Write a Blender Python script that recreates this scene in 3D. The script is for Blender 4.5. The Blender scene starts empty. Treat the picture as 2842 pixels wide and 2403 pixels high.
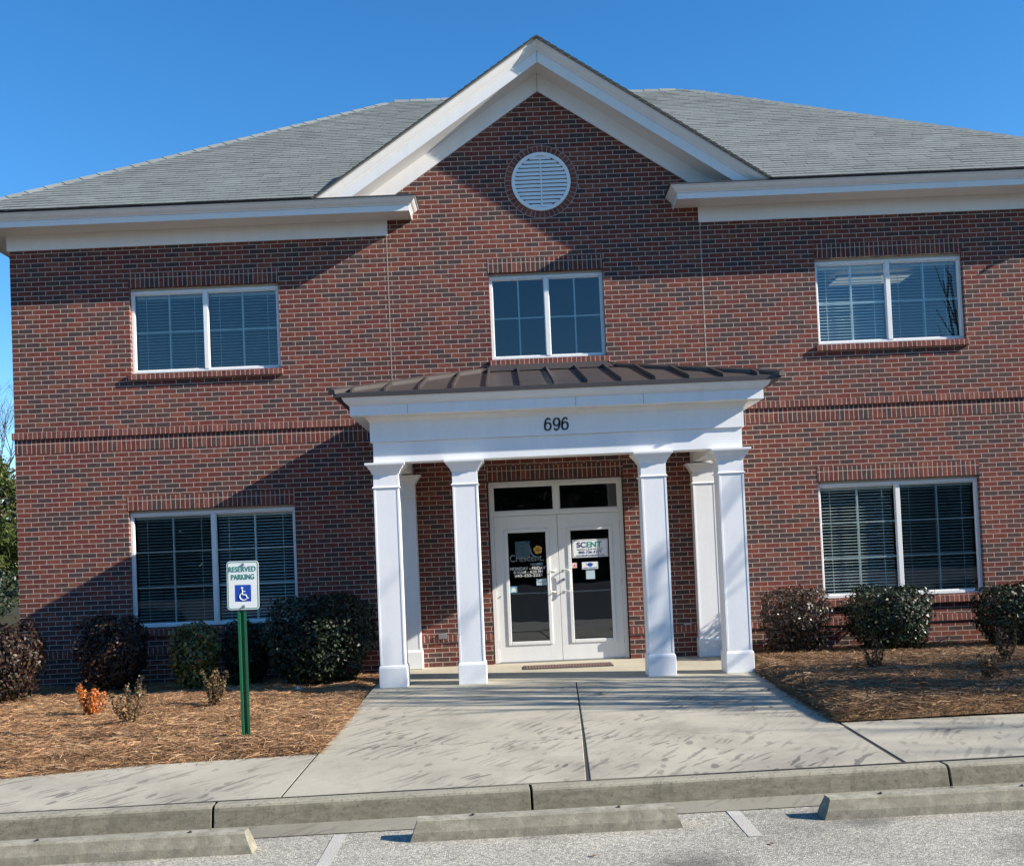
import bpy, math, random
import numpy as np
from mathutils import Matrix, Vector
random.seed(7); RNG = np.random.default_rng(7)
SC = bpy.context.scene
COL = SC.collection
# ------------------------------------------------------------------ camera
cam = bpy.data.cameras.new('camera'); camo = bpy.data.objects.new('camera', cam); COL.objects.link(camo)
CX, CY, CZ, YAW, PITCH, ROLL = -0.64024, -15.43338, 1.59685, 0.00098, 0.02980, -0.04276
fw = Vector((math.sin(YAW)*math.cos(PITCH), math.cos(YAW)*math.cos(PITCH), math.sin(PITCH)))
r0 = Vector((math.cos(YAW), -math.sin(YAW), 0)); u0 = r0.cross(fw)
rt = math.cos(ROLL)*r0 + math.sin(ROLL)*u0; up = -math.sin(ROLL)*r0 + math.cos(ROLL)*u0
camo.matrix_world = Matrix(((rt.x, up.x, -fw.x, CX), (rt.y, up.y, -fw.y, CY), (rt.z, up.z, -fw.z, CZ), (0, 0, 0, 1)))
cam.sensor_fit = 'HORIZONTAL'; cam.sensor_width = 36.0; cam.lens = 3000/2842*36.0
cam.shift_x = 0.0; cam.shift_y = (1440.48-1201.5)/2842; cam.clip_start = 0.1; cam.clip_end = 2000
SC.camera = camo
SC.render.resolution_x = 1024; SC.render.resolution_y = 865
# ------------------------------------------------------------------ light
SUN = Vector((3.75, -1.0, 2.0)).normalized()          # towards the sun
EL = math.asin(SUN.z); AZ = math.atan2(SUN.x, SUN.y)   # azimuth from +Y towards +X
w = bpy.data.worlds.new('World'); SC.world = w; w.use_nodes = True
nt = w.node_tree; nt.nodes.clear()
sky = nt.nodes.new('ShaderNodeTexSky'); sky.sky_type = 'NISHITA'; sky.sun_disc = False
sky.sun_elevation = EL; sky.sun_rotation = AZ
sky.air_density = 1.0; sky.dust_density = 0.0; sky.ozone_density = 5.0; sky.altitude = 50
bg = nt.nodes.new('ShaderNodeBackground'); bg.inputs['Strength'].default_value = 0.108
wo = nt.nodes.new('ShaderNodeOutputWorld')
hs = nt.nodes.new('ShaderNodeHueSaturation'); hs.inputs['Saturation'].default_value = 1.22
nt.links.new(sky.outputs[0], hs.inputs['Color']); nt.links.new(hs.outputs[0], bg.inputs['Color']); nt.links.new(bg.outputs[0], wo.inputs['Surface'])
sl = bpy.data.lights.new('sun', 'SUN'); sl.energy = 5.0; sl.angle = math.radians(0.5); sl.color = (1.0, 0.93, 0.83)
so = bpy.data.objects.new('sun', sl); COL.objects.link(so); so.location = (20, -5, 15)
so.rotation_euler = SUN.to_track_quat('Z', 'Y').to_euler()
SC.view_settings.view_transform = 'Standard'; SC.view_settings.look = 'None'
SC.view_settings.exposure = 0.95; SC.view_settings.gamma = 1.0
# ------------------------------------------------------------------ node helpers
class N:
    def __init__(s, name):
        s.m = bpy.data.materials.new(name); s.m.use_nodes = True; s.t = s.m.node_tree
        s.b = s.t.nodes['Principled BSDF']; s.out = s.t.nodes['Material Output']
    def n(s, typ, **kw):
        x = s.t.nodes.new('ShaderNode'+typ)
        for k, v in kw.items(): setattr(x, k, v)
        return x
    def l(s, a, b): s.t.links.new(a, b)
    def val(s, sock, v):
        if hasattr(v, 'is_output'): s.l(v, sock)
        else: sock.default_value = v
    def math(s, op, a, b=0.0, c=None):
        x = s.n('Math', operation=op); s.val(x.inputs[0], a); s.val(x.inputs[1], b)
        if c is not None: s.val(x.inputs[2], c)
        return x.outputs[0]
    def obj(s): return s.n('TexCoord').outputs['Object']
    def mapping(s, v, scale=(1, 1, 1), rot=(0, 0, 0), loc=(0, 0, 0)):
        x = s.n('Mapping'); s.l(v, x.inputs[0]); x.inputs['Scale'].default_value = scale
        x.inputs['Rotation'].default_value = rot; x.inputs['Location'].default_value = loc
        return x.outputs[0]
    def noise(s, v, scale, detail=3, rough=.55, out='Fac'):
        x = s.n('TexNoise'); s.l(v, x.inputs['Vector']); x.inputs['Scale'].default_value = scale
        x.inputs['Detail'].default_value = detail; x.inputs['Roughness'].default_value = rough
        return x.outputs[out]
    def ramp(s, fac, stops, interp='LINEAR'):
        x = s.n('ValToRGB'); s.l(fac, x.inputs[0]); cr = x.color_ramp; cr.interpolation = interp
        while len(cr.elements) < len(stops): cr.elements.new(.5)
        for e, (p, c) in zip(cr.elements, stops):
            e.position = p; e.color = (c, c, c, 1) if isinstance(c, (int, float)) else (*c, 1)
        return x.outputs[0]
    def mix(s, fac, a, b, mode='MIX'):
        x = s.n('Mix', data_type='RGBA', blend_type=mode)
        s.val(x.inputs[0], fac)
        for sock, v in ((x.inputs[6], a), (x.inputs[7], b)):
            if isinstance(v, tuple): sock.default_value = (*v, 1) if len(v) == 3 else v
            else: s.l(v, sock)
        return x.outputs[2]
    def bump(s, h, strength=.3, dist=.01):
        x = s.n('Bump'); s.l(h, x.inputs['Height']); x.inputs['Strength'].default_value = strength
        x.inputs['Distance'].default_value = dist; s.l(x.outputs[0], s.b.inputs['Normal']); return x
    def base(s, c):
        if isinstance(c, tuple): s.b.inputs['Base Color'].default_value = (*c, 1)
        else: s.l(c, s.b.inputs['Base Color'])
    def rough(s, v): s.val(s.b.inputs['Roughness'], v)
    def spec(s, v): s.b.inputs['Specular IOR Level'].default_value = v

def plain(name, c, rough=.5, spec=.5, metal=0., var=.06, scale=6., bump=0., bscale=60.):
    k = N(name); v = k.obj(); nz = k.noise(v, scale, 5)
    f = k.ramp(nz, [(.3, 1-var), (.7, 1+var)])
    k.base(k.mix(1.0, c, f, 'MULTIPLY')); k.rough(rough); k.spec(spec); k.b.inputs['Metallic'].default_value = metal
    if bump: k.bump(k.noise(v, bscale, 4), bump, .004)
    return k.m

REDS = [(0., (.072, .047, .042)), (.10, (.094, .052, .042)), (.20, (.080, .048, .043)), (.28, (.115, .053, .041)), (.36, (.150, .050, .036)),
        (.46, (.178, .049, .034)), (.56, (.140, .042, .033)), (.66, (.188, .056, .037)), (.76, (.160, .046, .035)), (.85, (.125, .056, .042)), (.92, (.205, .072, .046))]
def brick_mat(name, bw, rh, swap=False, offset=.5, off=(0, 0), palette=REDS):
    k = N(name); sep = k.n('SeparateXYZ'); k.l(k.obj(), sep.inputs[0])
    u = k.math('ADD', sep.outputs[0], sep.outputs[1]); u = k.math('ADD', u, off[0]); vz = k.math('ADD', sep.outputs[2], off[1])
    # slightly irregular laying
    nz = k.noise(k.obj(), 3.0, 2, out='Color'); s2 = k.n('SeparateXYZ'); k.l(nz, s2.inputs[0])
    vz2 = k.math('ADD', vz, k.math('MULTIPLY', k.math('SUBTRACT', s2.outputs[0], .5), .008))
    u2 = k.math('ADD', u, k.math('MULTIPLY', k.math('SUBTRACT', s2.outputs[1], .5), .012))
    nzf = k.noise(k.obj(), 55.0, 2, out='Color'); s3 = k.n('SeparateXYZ'); k.l(nzf, s3.inputs[0])
    vz2 = k.math('ADD', vz2, k.math('MULTIPLY', k.math('SUBTRACT', s3.outputs[0], .5), .007))
    u2 = k.math('ADD', u2, k.math('MULTIPLY', k.math('SUBTRACT', s3.outputs[1], .5), .007))
    cb = k.n('CombineXYZ'); a, b = (vz2, u2) if swap else (u2, vz2)
    k.l(a, cb.inputs[0]); k.l(b, cb.inputs[1])
    t = k.n('TexBrick', offset=offset, offset_frequency=2, squash=1.0); k.l(cb.outputs[0], t.inputs['Vector'])
    t.inputs['Color1'].default_value = (0, 0, 0, 1); t.inputs['Color2'].default_value = (1, 1, 1, 1); t.inputs['Mortar'].default_value = (.5, .5, .5, 1)
    t.inputs['Scale'].default_value = 1; t.inputs['Mortar Size'].default_value = .0046; t.inputs['Mortar Smooth'].default_value = .12
    t.inputs['Brick Width'].default_value = bw; t.inputs['Row Height'].default_value = rh
    col = k.ramp(t.outputs['Color'], palette, 'CONSTANT')
    v = k.obj()
    fine = k.ramp(k.noise(v, 38, 5, .65), [(.25, .62), (.5, 1.0), (.78, 1.3)])
    col = k.mix(1.0, col, fine, 'MULTIPLY')
    mot = k.ramp(k.noise(v, 13, 5, .7), [(.30, .70), (.52, 1.0), (.72, 1.22)])
    col = k.mix(1.0, col, mot, 'MULTIPLY')
    spots = k.ramp(k.noise(v, 75, 3, .6), [(.62, 0.), (.72, 1.)])
    col = k.mix(k.math('MULTIPLY', spots, .35), col, (.045, .03, .027))
    big = k.ramp(k.noise(v, .6, 3), [(.3, .88), (.7, 1.1)])
    col = k.mix(1.0, col, big, 'MULTIPLY')
    mort = k.mix(k.noise(v, 30, 4), (.38, .295, .235), (.56, .45, .37))
    col = k.mix(1.0, col, (.93, .94, 1.0), 'MULTIPLY')
    k.base(k.mix(t.outputs['Fac'], col, mort)); k.rough(.9); k.spec(.25)
    h = k.math('SUBTRACT', k.math('MULTIPLY', k.noise(v, 45, 5, .7), .45), k.math('MULTIPLY', t.outputs['Fac'], .5))
    k.bump(h, .42, .010)
    return k.m

M = {}
M['brick'] = brick_mat('brick_wall', .2032, .0677, off=(7.69+.2032*40, .0677*40))
M['soldier'] = brick_mat('brick_soldier', .2032, .0677, swap=True, offset=0., off=(.2032*40, .0677*40))
M['rowlock'] = brick_mat('brick_rowlock', .30, .0677, swap=True, offset=0., off=(.0677*40, .10), palette=[(0., (.15, .055, .042)), (.3, (.19, .062, .046)), (.55, (.225, .075, .054)), (.8, (.25, .088, .062))])
def white_mat(name, c, rough=.45):
    k = N(name); v = k.obj()
    st = k.ramp(k.noise(k.mapping(v, (3, 3, .5)), 2.2, 5, .6), [(.3, .95), (.62, 1.0)])
    d = k.ramp(k.noise(v, 30, 4), [(.2, .965), (.6, 1.0)])
    k.base(k.mix(1.0, k.mix(1.0, c, st, 'MULTIPLY'), d, 'MULTIPLY')); k.rough(rough); k.spec(.4)
    k.bump(k.noise(k.mapping(v, (1, 1, 1)), 18, 3), .06, .01)
    return k.m
M['white'] = white_mat('white_paint', (.80, .80, .79))
M['trim'] = white_mat('white_trim', (.78, .77, .75))
M['vinyl'] = white_mat('white_vinyl', (.80, .80, .77), .35)
M['doorwhite'] = white_mat('white_door_paint', (.74, .74, .72), .4)
M['head'] = plain('beige_flashing', (.42, .38, .30), .5)
M['metal'] = plain('brown_metal_roof', (.058, .048, .043), .42, .5, 0., .12, 2.0)
M['metaldk'] = plain('dark_brown_metal', (.050, .042, .040), .45)
M['galv'] = plain('grey_metal', (.32, .33, .33), .4, .5, .6)
M['black'] = plain('black_plastic', (.012, .012, .012), .5)
M['number'] = plain('number_paint_vent_shade', (.035, .035, .038), .45)
M['joint'] = plain('sealant', (.40, .31, .24), .8)
M['slat'] = plain('blind_slat', (.82, .84, .82), .5)
M['interior'] = plain('interior_paint', (.30, .29, .26), .8)
M['carpet'] = plain('carpet', (.06, .06, .065), .9)
def emis(name, c, s):
    k = N(name); k.base((.8, .8, .75)); k.b.inputs['Emission Color'].default_value = (*c, 1); k.b.inputs['Emission Strength'].default_value = s
    return k.m
M['lamp'] = emis('lit_diffuser', (1.0, .95, .80), .16)
def glass_mat(name, tint=(.70, .80, .78), boost=1.25, f0=.02):
    k = N(name); k.t.nodes.remove(k.b)
    fr = k.n('Fresnel'); fr.inputs[0].default_value = 1.52
    tr = k.n('BsdfTransparent'); tr.inputs[0].default_value = (*tint, 1)
    gl = k.n('BsdfGlossy'); gl.inputs['Roughness'].default_value = .004; gl.inputs['Color'].default_value = (.92, .97, 1, 1)
    wv = k.n('Bump'); k.l(k.noise(k.obj(), 1.6, 2), wv.inputs['Height']); wv.inputs['Strength'].default_value = .05; wv.inputs['Distance'].default_value = .02
    k.l(wv.outputs[0], gl.inputs['Normal'])
    mx = k.n('MixShader'); k.l(k.math('ADD', k.math('MULTIPLY', fr.outputs[0], boost), f0), mx.inputs[0])
    k.l(tr.outputs[0], mx.inputs[1]); k.l(gl.outputs[0], mx.inputs[2]); k.l(mx.outputs[0], k.out.inputs['Surface'])
    return k.m
M['glass'] = glass_mat('window_glass', (.80, .88, .86), 2.0, .01)
M['glassdoor'] = glass_mat('door_glass', (.66, .70, .68), 1.9, .05)
def concrete(name, c, stains=0., seed=0., scale=1., dark=1.):
    k = N(name); v = k.mapping(k.obj(), loc=(seed, seed*1.7, 0))
    c2 = tuple(x*.78 for x in c)
    col = k.mix(k.ramp(k.noise(v, .9*scale, 6, .6), [(.3, 0.), (.7, 1.)]), c2, c)
    col = k.mix(1.0, col, k.ramp(k.noise(v, 140, 3, .6), [(.25, .78), (.5, 1.), (.75, 1.14)]), 'MULTIPLY')
    if stains:
        # scuffs: short marks along one direction, and broader dark patches
        def streaks(ang, sx, sy, keep, loc, hard=.16):
            # short dark marks: one stretched spot in some cells, at random lengths
            wn = k.n('VectorMath', operation='MULTIPLY_ADD'); k.l(k.noise(v, 9, 3, out='Color'), wn.inputs[0]); wn.inputs[1].default_value = (.05, .05, 0); k.l(v, wn.inputs[2])
            q = k.mapping(k.mapping(wn.outputs[0], rot=(0, 0, math.radians(-ang)), loc=(loc, loc*.7, 0)), (sx, sy, 0))
            vo = k.n('TexVoronoi', voronoi_dimensions='2D'); k.l(q, vo.inputs['Vector']); vo.inputs['Scale'].default_value = 1
            sp = k.n('SeparateXYZ'); k.l(vo.outputs['Color'], sp.inputs[0])
            r = k.math('MULTIPLY', k.math('MAXIMUM', k.math('SUBTRACT', sp.outputs[0], 1-keep), 0.), .48/keep)
            d = k.math('DIVIDE', k.math('SUBTRACT', k.math('ADD', r, k.math('MULTIPLY', k.math('SUBTRACT', k.noise(v, 30, 3, .6), .5), .10)), vo.outputs['Distance']), hard)
            cl = k.n('Clamp'); k.l(d, cl.inputs[0]); return k.math('MULTIPLY', cl.outputs[0], k.math('ADD', k.math('MULTIPLY', sp.outputs[1], .6), .4))
        msk = k.ramp(k.noise(v, .6, 3), [(.38, 0.1), (.58, 1.)])
        s1 = streaks(62, 1.5, 17, .55, 0., .10); s2 = streaks(47, 2.3, 20, .45, 5.3, .10); s3 = streaks(78, 4.6, 12, .25, 2.1, .12)
        s4 = k.ramp(k.noise(k.mapping(v, (1.1, .8, 1), loc=(4, 2, 0)), 1.0, 6, .68), [(.50, 0.), (.74, 1.)])
        tot = k.math('ADD', k.math('MULTIPLY', k.math('MINIMUM', k.math('ADD', k.math('ADD', s1, s2), s3), 1.), k.math('MULTIPLY', msk, .68)), k.math('MULTIPLY', s4, .45))
        tot = k.math('MINIMUM', tot, .85)
        col = k.mix(k.math('MULTIPLY', tot, stains), col, tuple(x*.25 for x in (c[0], c[1]*1.02, c[2]*1.15)))
    if dark < 1:     # darker on upright faces, with dark pits
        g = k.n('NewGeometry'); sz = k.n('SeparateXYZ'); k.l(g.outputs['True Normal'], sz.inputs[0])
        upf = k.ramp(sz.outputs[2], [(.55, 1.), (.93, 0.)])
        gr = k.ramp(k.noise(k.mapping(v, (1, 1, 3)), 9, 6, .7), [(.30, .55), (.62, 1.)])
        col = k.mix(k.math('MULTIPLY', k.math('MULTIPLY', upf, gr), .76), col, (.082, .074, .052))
        pit = k.ramp(k.noise(v, 38, 5, .7), [(.54, 0.), (.62, 1.)])
        col = k.mix(k.math('MULTIPLY', pit, .5), col, (.07, .064, .05))
    k.base(col); k.rough(.92); k.spec(.2); k.bump(k.noise(v, 90, 4, .6), .25, .004)
    return k.m
M['walk'] = concrete('walk_concrete', (.455, .412, .318), 1.1)
M['porch'] = concrete('porch_concrete', (.50, .455, .345), .25, 3.)
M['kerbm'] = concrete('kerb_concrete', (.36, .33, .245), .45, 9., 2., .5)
M['gutter'] = concrete('gutter_concrete', (.285, .262, .200), .6, 5.)
def stop_mat():
    k = N('wheel_stop_concrete'); v = k.obj()
    a = k.ramp(k.noise(v, 9, 5, .6), [(.35, 0.), (.65, 1.)])
    col = k.mix(a, (.24, .222, .165), (.38, .352, .27))
    sp = k.ramp(k.noise(v, 17, 5, .65), [(.56, 0.), (.62, 1.)])
    col = k.mix(k.math('MULTIPLY', sp, .45), col, (.12, .11, .085))
    lt = k.ramp(k.noise(k.mapping(v, loc=(3, 1, 2)), 14, 4, .6), [(.63, 0.), (.70, 1.)])
    col = k.mix(k.math('MULTIPLY', lt, .5), col, (.45, .42, .36))
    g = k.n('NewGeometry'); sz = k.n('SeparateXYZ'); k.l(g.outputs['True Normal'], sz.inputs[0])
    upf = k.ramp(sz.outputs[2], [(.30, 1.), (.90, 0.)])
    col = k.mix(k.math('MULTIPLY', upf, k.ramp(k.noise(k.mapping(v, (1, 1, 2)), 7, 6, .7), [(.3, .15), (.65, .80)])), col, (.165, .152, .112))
    k.base(col); k.rough(.95); k.spec(.2); k.bump(k.noise(v, 60, 5, .7), .5, .006)
    return k.m
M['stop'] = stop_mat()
def asphalt():
    k = N('asphalt_aggregate'); v = k.obj()
    vo = k.n('TexVoronoi'); k.l(v, vo.inputs['Vector']); vo.inputs['Scale'].default_value = 95
    sp = k.n('SeparateXYZ'); k.l(vo.outputs['Color'], sp.inputs[0])
    col = k.ramp(sp.outputs[0], [(0., (.20, .185, .15)), (.14, (.30, .278, .225)), (.36, (.43, .398, .32)), (.64, (.54, .50, .40)), (.88, (.71, .66, .54))], 'CONSTANT')
    col = k.mix(k.ramp(vo.outputs['Distance'], [(.35, 0.), (.75, .75)]), col, (.23, .215, .18))
    big = k.ramp(k.noise(v, .8, 5, .6), [(.3, .80), (.65, 1.08)])
    col = k.mix(1.0, col, big, 'MULTIPLY')
    oil = k.ramp(k.noise(k.mapping(v, loc=(2.2, .4, 0)), 1.1, 5, .6), [(.58, 0.), (.74, .62)])
    col = k.mix(oil, col, (.08, .075, .07))
    for (ox, oy, rr) in ((.40, -9.05, .42), (2.75, -9.0, .75), (-.9, -9.4, .35)):      # old oil spots in the stalls
        dn = k.n('VectorMath', operation='DISTANCE'); k.l(k.mapping(v, (1, 1, 0)), dn.inputs[0]); dn.inputs[1].default_value = (ox, oy, 0)
        q = k.math('ADD', k.math('DIVIDE', dn.outputs['Value'], rr), k.math('MULTIPLY', k.math('SUBTRACT', k.noise(v, 5, 5, .7), .5), 1.7))
        col = k.mix(k.ramp(q, [(.25, .62), (1.0, 0.)]), col, (.075, .07, .062))
    k.base(col); k.rough(.9); k.spec(.3); k.bump(k.math('SUBTRACT', 1.0, vo.outputs['Distance']), .55, .006)
    return k.m
M['asphalt'] = asphalt()
def stripe_mat():
    k = N('worn_white_paint'); v = k.obj()
    vo = k.n('TexVoronoi'); k.l(v, vo.inputs['Vector']); vo.inputs['Scale'].default_value = 95
    a = k.ramp(k.math('ADD', k.noise(v, 70, 4, .7), k.math('MULTIPLY', k.noise(v, 5, 3), .5)), [(.84, 0.), (.98, 1.)])
    k.base(k.mix(a, (.43, .405, .345), (.62, .60, .54))); k.rough(.85); k.bump(k.math('SUBTRACT', 1.0, vo.outputs['Distance']), .4, .005)
    return k.m
M['stripe'] = stripe_mat()
def straw_ground():
    k = N('pine_straw_bed'); v = k.obj()
    a = k.noise(k.mapping(v, (1, 3.2, 1)), 22, 6, .7)
    col = k.ramp(a, [(.28, (.06, .032, .018)), (.5, (.20, .112, .056)), (.72, (.36, .215, .105))])
    k.base(col); k.rough(.95); k.spec(.15); k.bump(k.noise(v, 40, 5, .7), .8, .02)
    return k.m
M['bed'] = straw_ground()
def island(name, stops, rough=.6, spec=.4, trans=0.):
    k = N(name); g = k.n('NewGeometry'); col = k.ramp(g.outputs['Random Per Island'], stops)
    v = k.obj(); col = k.mix(1.0, col, k.ramp(k.noise(v, 3.5, 3), [(.3, .75), (.7, 1.2)]), 'MULTIPLY')
    k.base(col); k.rough(rough); k.spec(spec)
    if trans:
        k.b.inputs['Subsurface Weight'].default_value = 0
        tl = k.n('BsdfTranslucent'); k.l(col, tl.inputs[0]); mx = k.n('MixShader'); mx.inputs[0].default_value = trans
        k.l(k.b.outputs[0], mx.inputs[1]); k.l(tl.outputs[0], mx.inputs[2]); k.l(mx.outputs[0], k.out.inputs['Surface'])
    return k.m
M['needle'] = island('pine_needles', [(0., (.09, .042, .022)), (.25, (.26, .132, .062)), (.6, (.42, .235, .112)), (.87, (.54, .335, .175)), (1., (.66, .46, .27))], .7, .3)
M['needle_shaded'] = island('shaded_pine_needles', [(0., (.06, .03, .018)), (.3, (.16, .088, .045)), (.6, (.27, .155, .078)), (.88, (.38, .24, .13)), (1., (.52, .37, .22))], .75, .25)  # darker needles for the right bed, tree shade put into the colour
M['leaf_purple'] = island('maroon_leaves', [(0., (.014, .008, .008)), (.45, (.040, .017, .014)), (.75, (.040, .040, .018)), (1., (.11, .045, .026))], .44, .32, .08)
M['leaf_mixed'] = island('green_red_leaves', [(0., (.04, .05, .016)), (.5, (.12, .14, .034)), (.85, (.24, .25, .06)), (1., (.32, .07, .035))], .32, .5, .18)
M['leaf_dark'] = island('dark_green_leaves', [(0., (.007, .012, .006)), (.5, (.017, .030, .013)), (.85, (.030, .046, .018)), (1., (.06, .07, .03))], .40, .38, .05)
M['leaf_brown'] = island('bronze_leaves', [(0., (.014, .011, .008)), (.4, (.035, .027, .017)), (.75, (.07, .05, .032)), (1., (.15, .11, .08))], .38, .35, .1)
M['leaf_orange'] = island('orange_leaves', [(0., (.34, .085, .014)), (.5, (.54, .15, .025)), (1., (.66, .26, .06))], .5, .4, .25)
M['leaf_bronze'] = island('small_shrub_leaves', [(0., (.05, .032, .014)), (.5, (.14, .09, .036)), (1., (.30, .21, .08))], .45, .45, .2)
M['leaf_dry'] = island('dry_shrub_leaves', [(0., (.03, .02, .012)), (.5, (.075, .047, .022)), (1., (.14, .09, .04))], .6, .3, .15)
M['conifer'] = island('conifer_foliage', [(0., (.018, .03, .01)), (.4, (.06, .085, .02)), (.8, (.12, .15, .03)), (1., (.20, .20, .06))], .6, .3, .25)
M['woodland'] = island('woodland_foliage', [(0., (.02, .026, .012)), (.6, (.05, .05, .026)), (1., (.09, .075, .045))], .8, .2, .1)
M['bark'] = plain('bark', (.085, .065, .05), .9, .2, 0., .3, 12., .4, 30)
M['twig'] = plain('twig', (.11, .07, .05), .85, .2)
M['greenpost'] = plain('green_enamel', (.012, .105, .045), .35, .5, 0., .12, 9.)
M['signface'] = plain('white_sign_sheeting', (.76, .78, .76), .35, .5, 0., .03, 12.)
M['signgreen'] = plain('green_sign_ink', (.012, .20, .12), .4)
M['signblue'] = plain('blue_sign_ink', (.012, .06, .36), .4)
M['navy'] = plain('navy_ink', (.03, .035, .13), .4)
M['teal'] = plain('teal_ink', (.01, .26, .22), .4)
M['inkgrey'] = plain('grey_ink', (.16, .17, .19), .5)
M['decal'] = plain('white_vinyl_letters', (.72, .72, .70), .5)
M['decaldim'] = plain('grey_vinyl_letters', (.20, .22, .225), .5)
M['decalblue'] = plain('blue_grey_letters', (.20, .34, .40), .5)
M['petal'] = plain('orange_petal_vinyl', (.75, .42, .07), .5)
M['paper'] = plain('pale_blue_paper', (.42, .55, .58), .7)
M['paperw'] = plain('white_sticker', (.78, .80, .80), .5)
M['pink'] = plain('pink_sticker', (.75, .50, .52), .5)
M['skyblue'] = plain('light_blue_sticker', (.13, .32, .42), .5)
M['mat'] = plain('door_mat_rubber', (.06, .052, .05), .9)
M['matred'] = plain('door_mat_fibre', (.22, .135, .12), .95, .1, 0., .35, 25.)
M['grass'] = plain('winter_grass', (.055, .05, .028), .95, .1, 0., .3, 3., .5, 40)
M['dirt'] = plain('joint_dirt', (.035, .03, .025), .95)
M['redcloth'] = plain('red_cloth', (.35, .05, .02), .8)
M['drywood'] = plain('dry_leaf_brown', (.20, .11, .05), .8)
def shingle():
    k = N('grey_green_shingle'); g = k.n('NewGeometry'); v = k.obj()
    c = k.ramp(g.outputs['Random Per Island'], [(0., (.185, .205, .195)), (.5, (.202, .222, .212)), (1., (.220, .240, .228))])
    c = k.mix(1.0, c, k.ramp(k.noise(v, 120, 3, .7), [(.25, .72), (.75, 1.25)]), 'MULTIPLY')
    c = k.mix(1.0, c, k.ramp(k.noise(v, .7, 4), [(.3, .9), (.7, 1.08)]), 'MULTIPLY')
    k.base(c); k.rough(.95); k.spec(.2); k.bump(k.noise(v, 150, 3), .3, .003); return k.m
M['shingle'] = shingle()
M['shedge'] = plain('shingle_butt', (.042, .046, .044), .95)  # dark asphalt butts, shadow line under each course included in the colour
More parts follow.
